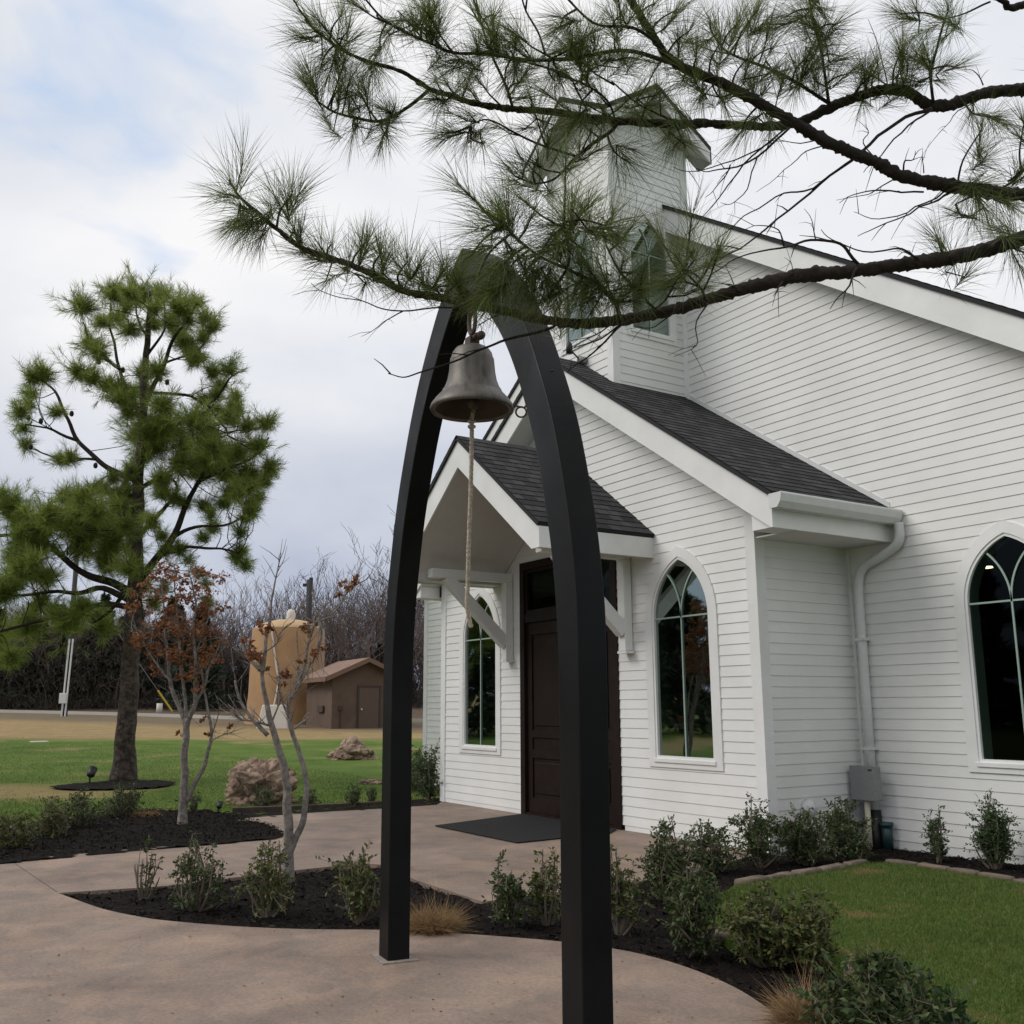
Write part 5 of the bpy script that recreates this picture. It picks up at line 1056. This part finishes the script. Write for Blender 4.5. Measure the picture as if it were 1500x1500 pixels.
small_tree('small twisted grey tree nearly bare with few brown leaves, in front of the tank', (422,1288), [([(422,1288),(423,1250),(424,1215),(421,1180),(419,1150),(412,1112),(402,1078),(396,1055),(390,1030),(385,1000),(381,975),(380,955)],0.050,0.012),([(423,1255),(434,1228),(444,1198),(448,1170),(450,1148),(444,1120),(436,1096),(427,1072),(423,1052),(424,1030),(433,1010),(441,992),(447,968),(452,944),(458,918),(464,910),(480,906),(492,893),(502,878),(515,862),(535,848)],0.034,0.006),([(391,1077),(372,1055),(354,1029),(346,996)],0.022,0.010),([(394,1062),(370,1055),(355,1052),(340,1040)],0.012,0.005),([(380,982),(368,968),(357,949),(352,921)],0.022,0.009),([(383,985),(387,960),(391,933),(395,907),(399,883),(405,847),(410,820)],0.024,0.005),([(464,905),(470,925),(468,945),(460,965),(448,985),(440,1000)],0.014,0.008),([(432,1068),(442,1060),(452,1051)],0.012,0.008),([(390,952),(405,942),(412,925),(430,910),(440,895)],0.010,0.004),([(433,1010),(436,985),(438,960),(434,930)],0.012,0.004),([(458,918),(462,895),(460,870)],0.010,0.004),([(397,1060),(408,1030),(410,1005),(408,975)],0.010,0.004),([(423,1052),(415,1030),(408,1010)],0.008,0.004)], cl2, 300, 0.042, 0.25)

# --- shrubs
def shrub(px, py, wpx, top, m, label, dens=1.0, leaf=0.034, stem=True, name='shrub', cat='shrub', group=None, stems=9, sparse=0.0, pos=None, size=None):
    b0 = G(px, py) if pos is None else Vector(pos); dep = (b0-CO).dot(CF)
    if size: W, H = size
    else: W = wpx/FPX*dep/2; H = (py-top)/FPX*dep*1.0
    t = thing(name, label, cat, tuple(b0), group); mb = MB(); Bs = []; Ds = []
    lean = Vector((random.uniform(-0.25, 0.25)*W, random.uniform(-0.25, 0.25)*W, 0)); ph = random.uniform(0, 6); lob = random.choice((2, 3, 3, 4))
    for k in range(stems*3):
        a = random.uniform(0, 2*math.pi); rr = math.sqrt(random.random()); hh = random.uniform(0.5, 0.85) if random.random() < 0.75 else random.uniform(0.85, 1.12)
        rr *= 0.78+0.27*math.sin(lob*a+ph)
        tp = b0+lean*rr+Vector((math.cos(a)*W*rr, math.sin(a)*W*rr, H*(1-0.42*rr*rr)*hh))
        s0 = b0+Vector((math.cos(a)*W*0.12*rr, math.sin(a)*W*0.12*rr, -0.05)); md = s0.lerp(tp, 0.5)+Vector(rng.normal(size=3))*0.16*W; P = spline([s0, md, tp], 5)
        if k % 2 == 0: mb.tube(P, [0.010*(1-0.75*i/(len(P)-1))*min(1.3, H/0.45+0.4) for i in range(len(P))], 5)
        else: mb.tube(P[3:], [0.005*(1-0.6*i/(len(P)-3)) for i in range(len(P)-3)], 4)
        if random.random() < sparse+0.08: continue
        for j in range(int(random.uniform(7, 14)*dens)):
            i = random.randrange(int(len(P)*0.22), len(P)); p = P[i]; e = Vector(rng.normal(size=3)); e.z = e.z*0.7+0.15; e.normalize(); L_ = random.uniform(0.04, 0.22)*W/0.35*(1.35 if random.random() < 0.12 else 1); q = p+e*L_
            if q.z < b0.z+0.07*H or q.z > b0.z+H*1.12: continue
            mb.tube([p, q], [0.003, 0.0015], 3); n = random.randint(8, 14); tt = rng.uniform(0.15, 1.05, n)[:, None]
            Bs.append(np.array(p[:])+(np.array(q[:])-np.array(p[:]))*tt+rng.normal(size=(n, 3))*0.008); Ds.append(rand_dirs(n, np.array([e[:]]*n)*0.8, 0.75))
    mb.build('stems', STEM, t)
    if Bs:
        B_ = np.concatenate(Bs); D_ = np.concatenate(Ds); V, a, b_ = leaves(B_, D_, rng.uniform(0.7, 1.25, len(B_))*leaf, rng.uniform(0.4, 0.6, len(B_))*leaf); link('foliage', mesh_np(V, [a, b_]), m, t)
    return t
def drygrass(px, py, wpx, top, label, n=2600):
    b0 = G(px, py); dep = (b0-CO).dot(CF); W = wpx/FPX*dep/2; H = (py-top)/FPX*dep
    a = rng.uniform(0, 2*np.pi, n); r = np.sqrt(rng.random(n))*W*0.78; P = np.stack([b0.x+r*np.cos(a), b0.y+r*np.sin(a), np.full(n, b0.z-0.02)], 1)
    d = unit(np.stack([np.cos(a)*r/W*1.0, np.sin(a)*r/W*1.0, np.full(n, 1.0)], 1)+rng.normal(size=(n, 3))*0.36); V, q, t = ribbons(P, d, rng.uniform(0.55, 1.05, n)*H*(1.08-0.45*(r/W)**2), 0.0038, 0.75)
    tag(link('grass_clump', mesh_np(V, [q, t]), TANG), label, 'ornamental grass')
shrub(210,1313,52,1238,LEAFD,'spindly small shrub with bare pale stems at left tip of island bed',0.5,0.03,stems=5,sparse=0.55)
shrub(290,1330,95,1232,LEAFD,'dark leafy shrub second from left in the island bed',0.75,0.034,stems=9)
shrub(393,1338,95,1240,LEAFO,'olive leafy shrub in front of the twisted small tree',0.65,0.034,stems=9)
shrub(525,1345,90,1240,LEAFO,'yellow green shrub just left of the left arch leg',0.75,0.034,stems=8)
drygrass(634,1362,62,1300,'rusty tan clump of dry grass right of the left arch leg')
shrub(745,1352,80,1262,LEAFD,'dark green reddish tipped shrub at corner of patio',0.8,0.034,stems=8)
shrub(800,1350,72,1250,LEAFO,'yellowish shrub behind the right arch leg on its left side',0.7,0.034,stems=8)
shrub(905,1362,66,1243,LEAFO,'thin yellow green shrub immediately right of the right arch leg',0.6,0.034,stems=8)
shrub(980,1318,105,1210,LEAFD,'tall dark shrub between right arch leg and entry corner',1.3,0.036,stems=9)
shrub(1010,1392,125,1285,LEAFD,'broad shrub on thick pale bare stems beside the plaza edge',1.3,0.036,stems=8)
shrub(1128,1408,120,1300,LEAFO,'large bushy olive shrub left edge of the right lawn',1.5,0.036,stems=10)
shrub(1195,1418,90,1318,LEAFO,'yellowing twiggy shrub at the lawn edge above the grey rock',1.3,0.036,stems=9)
drygrass(1195,1500,92,1415,'straw coloured dry grass clump at bottom edge by the plaza', 3200)
shrub(1295,1545,200,1418,LEAFD,'dense dark glossy shrub at the bottom edge of the picture',2.0,0.04,stems=11)
shrub(1400,1560,60,1455,LEAFG,'low thin leafy shrub at bottom edge right of the glossy shrub',0.5,0.04,stems=5)
shrub(1045,1274,92,1205,LEAFD,'low dark shrub nearest the patio edge by the entry corner',1.3,0.034,stems=8)
shrub(1112,1266,80,1176,LEAFD,'dark shrub with one tall shoot under the entry corner board',1.5,0.034,stems=8)
shrub(1180,1264,90,1190,LEAFD,'dense dark shrub in front of the round wall vent',2.1,0.034,stems=9)
shrub(1240,1258,90,1182,LEAFD,'dense dark shrub beside the electrical box',2.1,0.034,stems=9)
shrub(1375,1258,44,1190,LEAFG,'small sparse green shrub against right wall',1.0,0.028,stems=6)
shrub(1458,1268,72,1172,LEAFG,'rounded full green shrub under the big right window',2.2,0.028,stems=10)
shrub(20,1243,80,1195,LEAFO,'olive shrub at the far left end of the left bed',0.9,0.036,stems=8)
shrub(75,1228,75,1175,LEAFO,'olive grey shrub second from left in the left bed',0.9,0.036,stems=8)
shrub(125,1212,80,1160,LEAFD,'dark shrub third from left in the left bed',1.0,0.036,stems=8)
shrub(175,1196,75,1148,LEAFD,'dark shrub in front of the mulch ring of lawn pine',1.1,0.036,stems=8)
drygrass(212,1196,46,1180,'low brown dry grass mound beside the left bed shrubs')
shrub(283,1192,36,1158,LEAFD,'tiny dark shrub behind the trunk of the orange leaved tree',0.8,0.03,stems=4)
shrub(385,1182,50,1152,LEAFD,'small dark shrub at the foot of the big boulder',0.8,0.03,stems=5)
shrub(455,1183,34,1155,LEAFD,'small shrub on the patio edging right of the twisted tree',0.7,0.03,stems=4)
shrub(516,1182,26,1146,LEAFD,'small shrub on the patio edging between the boulders and arch leg',0.7,0.03,stems=4)
shrub(545,1178,26,1150,LEAFD,'small shrub on the patio edging touching the left arch leg',0.7,0.03,stems=4)
shrub(628,1172,60,1092,LEAFG,'taller dark green bush beside the left church corner',1.5,0.034,stems=9)
shrub(0,0,0,0,LEAFG,'dark green bush behind the left church corner bush',1.3,0.034,stems=8,pos=(-16.6,8.6,0),size=(0.55,0.8))

# --- boulders
def boulder(px, py, wpx, top, label, seed, peak=1.0, name='boulder'):
    b0 = G(px, py); dep = (b0-CO).dot(CF); W = wpx/FPX*dep/2; H = (py-top)/FPX*dep; bm = bmesh.new(); bmesh.ops.create_icosphere(bm, subdivisions=6, radius=1); sd_ = Vector((seed*3.1, seed*1.7, seed))
    for v in bm.verts:
        p = v.co.copy(); n_ = noise.fractal(p*0.9+sd_, 1.0, 2.0, 5); ps = Vector((p.x*1.3, p.y*1.3, p.z*3.4))+sd_+noise.noise_vector(p*1.5+sd_)*0.35
        dist_, _ = noise.voronoi(ps); edge = dist_[1]-dist_[0]; cell = noise.cell(_[0]*7.3)
        r = 1+0.20*n_+0.20*(cell-0.3)-0.20*max(0, 1-edge/0.13)**1.5+0.045*noise.fractal(p*5+sd_, 0.8, 2, 6)-0.12*max(0, 1-abs(noise.noise(Vector((p.x*1.4, p.y*1.4, p.z*6))+sd_))/0.12); q = p*r
        if peak > 1: q = Vector((q.x*(1.0-0.55*max(0, q.z)), q.y*(1.0-0.55*max(0, q.z)), q.z)) ; 
        v.co = Vector((q.x*W*0.98, q.y*W*0.75, max(-0.3, q.z)*H*0.86*(1 if q.z < 0 else 1.0)))
    # turn long axis across the view
    ang = math.atan2(rv.y, rv.x); bmesh.ops.rotate(bm, verts=bm.verts, matrix=Matrix.Rotation(ang, 3, 'Z')); me = bpy.data.meshes.new(name); bm.to_mesh(me); bm.free()
    o = link(name, me, ROCK, None, True); o.location = b0+hv*W*0.5; tag(o, label, 'boulder')
boulder(375,1178,124,1098,'large rugged tan sandstone boulder on the lawn behind twisted tree',3)
boulder(513,1113,78,1076,'smaller peaked tan boulder on the lawn in front of the brown shed',8,2)
boulder(1250,1432,30,1412,'small rounded grey rock at the edge of right lawn',5,name='rock')
boulder(540,1148,40,1142,'flat stone slab lying in the lawn left of left arch leg',6,name='rock')

# --- small lights
def spot(px, py, s, label):
    b0 = G(px, py); t = thing('path_light', label, 'landscape light', tuple(b0)); mb = MB(); mb.tube([b0-Vector((0, 0, 0.05)), b0+Vector((0, 0, 0.10*s))], 0.012*s, 8); mb.build('stake', BLKP, t)
    a = b0+Vector((0, 0, 0.10*s)); d = (Vector((-0.5, 0.3, 0.7))).normalized(); mb = MB(); mb.tube([a, a+d*0.02*s, a+d*0.13*s], [0.03*s, 0.05*s, 0.06*s], 14); mb.build('lamp_head', BLKP, t, True)
    mb = MB(); mb.tube([a+d*0.131*s, a+d*0.135*s], 0.052*s, 14); mb.build('lens', PALE, t)
spot(320,1192,0.75,'small black spotlight with pale lens in front of the orange leaved tree')
spot(131,1149,1.5,'small black stake light beside the lawn pine trunk')
spot(1270,1530,0.9,'small black spotlight half hidden at the bottom edge of the picture')

# ------------------------------------------------------------------ far things
def far_base(px, py): return G(px, py)
# tank
tb = G(402, 1062); dt = (tb-CO).dot(CF); tb = tb+hv*2.6; dt += 2.6; s = dt/FPX; TRd = 54*s; THt = (1060-922)*s*1.0
tank = thing('water_tank', 'tan cylindrical water tank with domed roof behind the trees', 'water tank', tuple(tb))
n_ = 48; mb = MB(); mb.lathe([(TRd*1.10, -0.3), (TRd*1.06, THt*0.08), (TRd*1.01, THt*0.3), (TRd*0.98, THt*0.97), (TRd*0.97, THt)], tb, n_); mb.build('shell', TANK, tank, True)
mb = MB(); mb.lathe([(TRd*0.972, THt*0.985), (TRd*0.965, THt*1.0), (TRd*0.8, THt*1.045), (TRd*0.6, THt*1.075), (TRd*0.35, THt*1.098), (0, THt*1.108)], tb, n_); mb.build('dome', TANKT, tank, True)
mb = MB(); vt = tb+Vector((0, 0, THt*1.10))+rv*0.1; mb.lathe([(0.26, -0.05), (0.26, 0.38), (0.18, 0.58), (0.0, 0.66)], vt, 14); mb.build('vent', PALE, tank, True)
mb = MB(); f0 = tb-hv*TRd*1.0; pts = [f0-rv*0.55+Vector((0, 0, THt*1.0)), f0-rv*0.42+Vector((0, 0, THt*0.9)), f0-rv*0.15+Vector((0, 0, THt*0.6)), f0-hv*0.05+Vector((0, 0, THt*0.45)), f0-rv*0.05-hv*0.12+Vector((0, 0, THt*0.3)), f0-rv*0.2-hv*0.3+Vector((0, 0, 0.6))]
mb.tube(spline(pts, 4), 0.055, 8); mb.build('pipe', PALE, tank, True)
# pale pump cover
pb = G(397, 1067); s = (pb-CO).dot(CF)/FPX; mb = MB(); w0_, w1_b, hh = 24*s, 17*s, 34*s
q = []
for w_, z in ((w0_, -0.1), (w1_b, hh)):
    for a, b in ((-1, -1), (1, -1), (1, 1), (-1, 1)): q.append(pb+rv*a*w_+hv*(b*w_*0.8+w0_)+Vector((0, 0, z)))
mb.add(q, [(0, 3, 2, 1), (4, 5, 6, 7), (0, 1, 5, 4), (1, 2, 6, 5), (2, 3, 7, 6), (3, 0, 4, 7)]); tag(mb.build('pump_cover', PALE, bevel=0.05), 'pale tapered utility cover standing in front of the tan tank', 'utility cover')
# shed
sb = G(500, 1067.5); ds_ = (sb-CO).dot(CF); s = ds_/FPX
shed = thing('shed', 'brown wooden shed with gabled shingle roof and plain door', 'shed', tuple(sb))
fr = (rv*0.995-hv*0.10).normalized(); bk = (hv*0.90-rv*0.44).normalized()      # front gable direction, depth direction
bk = Vector((-fr.y, fr.x, 0)); bk = (bk*0.86-fr*0.5).normalized() if False else Vector((-fr.y, fr.x, 0))
fr = Matrix.Rotation(R_(33), 3, 'Z') @ fr; bk = Vector((-fr.y, fr.x, 0))
c0_ = G(485, 1067.5); FW = 104*s; EH = (1067-988)*s; RH = (1067-965)*s; DP = 4.6
def SP_(u, v, z): return c0_+fr*u+bk*v+Vector((0, 0, z))
mb = MB(); mb.add([SP_(0, 0, -0.2), SP_(FW, 0, -0.2), SP_(FW, 0, EH), SP_(FW/2, 0, RH-0.1), SP_(0, 0, EH)], [(0, 1, 2, 3, 4)]); mb.add([SP_(0, DP, -0.2), SP_(FW, DP, -0.2), SP_(FW, DP, EH), SP_(FW/2, DP, RH-0.1), SP_(0, DP, EH)], [(4, 3, 2, 1, 0)])
mb.add([SP_(0, 0, -0.2), SP_(0, DP, -0.2), SP_(0, DP, EH), SP_(0, 0, EH)], [(0, 3, 2, 1)]); mb.add([SP_(FW, 0, -0.2), SP_(FW, DP, -0.2), SP_(FW, DP, EH), SP_(FW, 0, EH)], [(0, 1, 2, 3)]); mb.build('wall', SHEDW, shed)
o_ = 0.45; sl = (RH-EH)/(FW/2)
mb = MB()
for sg in (-1, 1):
    e = FW/2+sg*(FW/2+o_); ze = RH-sl*(FW/2+o_)
    mb.prism([SP_(e, -o_, ze), SP_(FW/2, -o_, RH), SP_(FW/2, DP+o_, RH), SP_(e, DP+o_, ze)], (0, 0, 0.07))
rf_ = mb.build('roof', SHEDR, shed); mb = MB()
for sg in (-1, 1):
    e = FW/2+sg*(FW/2+o_); ze = RH-sl*(FW/2+o_); mb.prism([SP_(e, -o_-0.03, ze-0.17), SP_(e, -o_-0.03, ze+0.04), SP_(FW/2, -o_-0.03, RH+0.04), SP_(FW/2, -o_-0.03, RH-0.17)], bk*0.05)
    mb.prism([SP_(e+sg*0.02, -o_, ze-0.17), SP_(e+sg*0.02, -o_, ze+0.05), SP_(e+sg*0.02, DP+o_, ze+0.05), SP_(e+sg*0.02, DP+o_, ze-0.17)], fr*sg*0.04)
mb.build('fascia', mat('shed_fascia', (0.17, 0.10, 0.065), 0.7), rf_)
da, db, dh = FW*0.40, FW*0.70, 60*s
mb = MB(); mb.prism([SP_(da, -0.02, 0), SP_(db, -0.02, 0), SP_(db, -0.02, dh), SP_(da, -0.02, dh)], -bk*0.03); dS = mb.build('door', SHEDD, shed)
mb = MB()
for u0, u1, z0, z1 in ((da-0.09, da, 0, dh+0.09), (db, db+0.09, 0, dh+0.09), (da, db, dh, dh+0.09)): mb.prism([SP_(u0, -0.01, z0), SP_(u1, -0.01, z0), SP_(u1, -0.01, z1), SP_(u0, -0.01, z1)], -bk*0.07)
mb.build('frame', SHEDT, dS); mb = MB(); mb.lathe([(0, .06), (.05, .03), (.05, -.03), (0, -.06)], SP_(da+0.12, -0.1, dh*0.46), 8); mb.build('handle', PALE, dS)
mb = MB(); mb.prism([SP_(0.35, -0.02, dh*0.45), SP_(0.55, -0.02, dh*0.45), SP_(0.55, -0.02, dh*0.55), SP_(0.35, -0.02, dh*0.55)], -bk*0.1); mb.tube([SP_(0.45, -0.05, 0), SP_(0.45, -0.05, dh*0.5)], 0.03, 6); mb.build('meter', SHEDT, shed)
mb = MB(); mb.prism([SP_(-0.02, 1.2, dh*0.40), SP_(-0.02, 2.2, dh*0.40), SP_(-0.02, 2.2, dh*0.55), SP_(-0.02, 1.2, dh*0.55)], -fr*0.1); mb.build('vent', SHEDT, shed)
# utility poles
def pole(px, py, top, label, r=0.14, cross=False):
    b0 = G(px, py); dep = (b0-CO).dot(CF); H = (py-top)/FPX*dep; t = thing('utility_pole', label, 'utility pole', tuple(b0)); mb = MB(); mb.tube([b0-Vector((0, 0, 0.2)), b0+Vector((0, 0, H))], [r, r*0.75], 12); mb.build('pole', POLE, t, True)
    return t, b0, H, dep
t, b0, H, dep = pole(94, 1049, 812, 'dark utility pole with pale conduits and meter box behind the lawn pine', 0.2)
k = dep/FPX
mb = MB()
for o_ in (-1, 4): mb.tube([b0+rv*(o_*k)-hv*0.3-Vector((0, 0, 0.1)), b0+rv*((o_+3)*k)-hv*0.3+Vector((0, 0, 112*k))], 0.06, 6)
mb.each('conduit', GALV, t)
mb = MB(); c_ = b0+rv*(3*k)-hv*0.5+Vector((0, 0, 18*k)); mb.prism([c_-rv*5*k, c_+rv*5*k, c_+rv*5*k+Vector((0, 0, 15*k)), c_-rv*5*k+Vector((0, 0, 15*k))], -hv*0.3); mb.build('meter_box', GALV, t, bevel=0.03)
pg = G(255, 1046); mb = MB(); topw = b0+Vector((0, 0, H*0.9)); mb.tube([pg, topw], 0.02, 5); gw = mb.build('guy_wire', GREYM); tag(gw, 'thin slanted guy wire with yellow guard running down from utility pole', 'wire')
g0 = pg.lerp(topw, 0.02); g1 = pg.lerp(topw, 0.17); mb = MB(); mb.tube([g0, g1], 0.07, 8); mb.build('guard', YEL, gw)
t, b0, H, dep = pole(447, 1050, 848, 'dark utility pole with short crossarm rising behind the tan tank', 0.26)
mb = MB(); c_ = b0+Vector((0, 0, H*0.96)); k = dep/FPX; mb.bar(c_-rv*10*k, c_+rv*3*k, 0.15, 0.2); mb.build('crossarm', POLE, t); mb = MB(); mb.tube([c_+rv*2*k+Vector((0, 0, 0.1)), c_+rv*2*k+Vector((0, 0, 0.5))], 0.14, 8); mb.build('insulator', POLE, t)
p = G(233, 1046); mb = MB(); mb.tube([p, p+Vector((0, 0, 0.75))], [0.22, 0.2], 10); tag(mb.build('marker_post', PALE, None, True), 'short pale marker post at the woods edge right of lawn pine', 'post')
p = G(57, 1087); mb = MB(); mb.box((p.x-0.3, p.y-0.3, p.z-0.05), (p.x+0.3, p.y+0.3, p.z+0.035)); o = mb.build('valve_cover', PALE, bevel=0.01); tag(o, 'flat pale cover plate in the lawn at far left', 'cover plate')
# kerb of the far drive
mb = MB(); P = [G(x, y) for x, y in ((-200, 1040.5), (0, 1043.5), (180, 1048), (360, 1054), (480, 1056), (620, 1058))]; P = spline(P, 5)
for a, b in zip(P[:-1], P[1:]): mb.bar(a+Vector((0, 0, 0.08)), b+Vector((0, 0, 0.08)), 0.2, 0.22)
o = mb.build('kerb', KERB); o['kind'] = 'structure'

# --- woods: individual bare trees, evergreens, brush
def bare_mesh(seed, H, nl=5, thick=1.0):
    rd = random.Random(seed); mb = MB()
    def grow(p, d, L_, r, lv):
        n = 4; P = [p]; q = p
        for i in range(n):
            d = (d+Vector((rd.gauss(0, 1), rd.gauss(0, 1), rd.gauss(0, 0.6)+0.35))*0.13).normalized(); q = q+d*(L_/n); P.append(q)
        r1 = r*0.55; mb.tube(P, [r+(r1-r)*i/n for i in range(n+1)], 6 if lv == 0 else (4 if lv < 2 else 3), cap=False)
        if lv >= nl: return
        m_ = 4 if lv == 0 else rd.choice((2, 3, 3))
        for i in range(m_):
            k = rd.uniform(0.35, 1.0) if i else 1.0; s0 = P[min(n, int(k*n))]; e = (d+Vector((rd.gauss(0, 1), rd.gauss(0, 1), rd.gauss(0, 0.5)+0.15)).normalized()*rd.uniform(0.45, 0.95)).normalized(); grow(s0, e, L_*rd.uniform(0.55, 0.8), max(r1*rd.uniform(0.6, 0.95), 0.016), lv+1)
    grow(Vector((0, 0, -0.2)), Vector((rd.gauss(0, 0.06), rd.gauss(0, 0.06), 1)), H*0.36, 0.14*thick*H/12, 0)
    me = bpy.data.meshes.new('bare_tree'); me.from_pydata(mb.v, [], mb.f); me.update(); me.materials.append(TWIG); return me
bares = [bare_mesh(s_, 12.5) for s_ in (1, 2, 3, 4, 5, 6)]
def cedar_mesh(seed, H, W):
    r_ = np.random.default_rng(seed); n = 5200; z = r_.random(n)**0.9*H; rr = W*(1-(z/H)**1.4)*(0.75+0.35*np.sin(z*3.1+seed))*np.sqrt(r_.random(n)); a = r_.uniform(0, 6.283, n); B_ = np.stack([rr*np.cos(a), rr*np.sin(a), z+0.15], 1)
    d = unit(np.stack([np.cos(a), np.sin(a), np.full(n, 0.4)], 1)+r_.normal(size=(n, 3))*0.5); V, x, y = leaves(B_, d, r_.uniform(0.25, 0.6, n), r_.uniform(0.10, 0.22, n)); me = mesh_np(V, [x, y]); me.materials.append(CEDAR); return me
cedars = [cedar_mesh(11, 8.5, 2.3), cedar_mesh(12, 7.0, 2.6), cedar_mesh(13, 10, 2.8)]
mb = MB(); mb.tube([(0, 0, -0.2), (0, 0, 4.5)], [0.2, 0.08], 7); ctr = mb; cme = bpy.data.meshes.new('trunk'); cme.from_pydata(ctr.v, [], ctr.f); cme.materials.append(BARKF)
rb = random.Random(5)
def put(me, name, x, y, sc, lab, cat, grp, trunk=False):
    z = gz(x, y)
    if trunk:
        t = thing(name, lab, cat, (x, y, z), grp); f_ = bpy.data.objects.new('foliage', me); COL.objects.link(f_); f_.parent = t; f_.scale = (sc, sc, sc); f_.rotation_euler = (0, 0, rb.uniform(0, 6)); g_ = bpy.data.objects.new('trunk', cme); COL.objects.link(g_); g_.parent = t; return t
    o = bpy.data.objects.new(name, me); COL.objects.link(o); o.location = (x, y, z); o.scale = (sc*rb.uniform(.9, 1.1), sc*rb.uniform(.9, 1.1), sc); o.rotation_euler = (0, 0, rb.uniform(0, 6)); tag(o, lab, cat, grp); return o
def at(px, dist): 
    d = ray(px, 1000); v = Vector((d.x, d.y, 0)).normalized(); return v.x*dist, v.y*dist
for i in range(170):                                           # bare trees
    px = rb.uniform(-60, 640); dist = rb.uniform(91, 116); H = 1.0
    if px < 330: sc = rb.uniform(0.75, 1.0)
    elif px < 470: sc = rb.uniform(0.85, 1.12)
    else: sc = rb.uniform(1.0, 1.32)
    x, y = at(px, dist); put(rb.choice(bares), 'bare_tree', x, y, sc, 'leafless grey brown tree in the winter woods behind the field', 'tree', 'bare trees of the far woods')
for px, dist, sc in ((535,86,1.38),(560,88,1.42),(500,87,1.2),(470,90,1.1),(405,92,1.05),(330,90,1.0),(300,92,0.95),(590,86,1.35)):
    x, y = at(px, dist); put(rb.choice(bares), 'bare_tree', x, y, sc, 'leafless grey brown tree in the winter woods behind the field', 'tree', 'bare trees of the far woods')
for i in range(84):
    px = rb.uniform(-60, 420) if i < 62 else rb.uniform(420, 640); dist = rb.uniform(90, 106); x, y = at(px, dist); put(rb.choice(cedars), 'evergreen_tree', x, y, rb.uniform(0.65, 1.0) if px < 330 else rb.uniform(0.35, 0.6), 'dark evergreen tree among the bare far woods', 'tree', 'evergreens of the far woods', True)
x, y = at(290, 84); put(cedars[1], 'evergreen_tree', x, y, 1.05, 'dark evergreen tree among the bare far woods', 'tree', 'evergreens of the far woods', True)
# woods on the other side of the road, seen in the window glass
for i in range(34):
    a = R_(178+i*4.2+rb.uniform(-2, 2)); dist = rb.uniform(30, 50); x, y = dist*math.cos(a)-8, dist*math.sin(a)-4
    put(rb.choice(cedars), 'evergreen_tree', x, y, rb.uniform(0.9, 1.35), 'evergreen tree behind the viewer, mirrored in the window glass', 'tree', 'trees mirrored in the windows', True)
# brush
n = 42000; px = rng.uniform(-80, 660, n); dist = rng.uniform(86, 118, n); B_ = []
for a, d_ in zip(px, dist):
    x, y = at(a, d_); B_.append((x, y, gz(x, y)))
B_ = np.array(B_); hgt = rng.random(n)**2*5.0; B_[:, 2] += hgt; d = rand_dirs(n, np.array([0, 0, 1.0]), 0.6); V, q, t = ribbons(B_, d, rng.uniform(0.5, 1.6, n), 0.035, 0.3)
o = link('undergrowth', mesh_np(V, [q, t]), BRUSH); o['kind'] = 'stuff'; o['label'] = 'brown winter brush filling the edge of the woods'
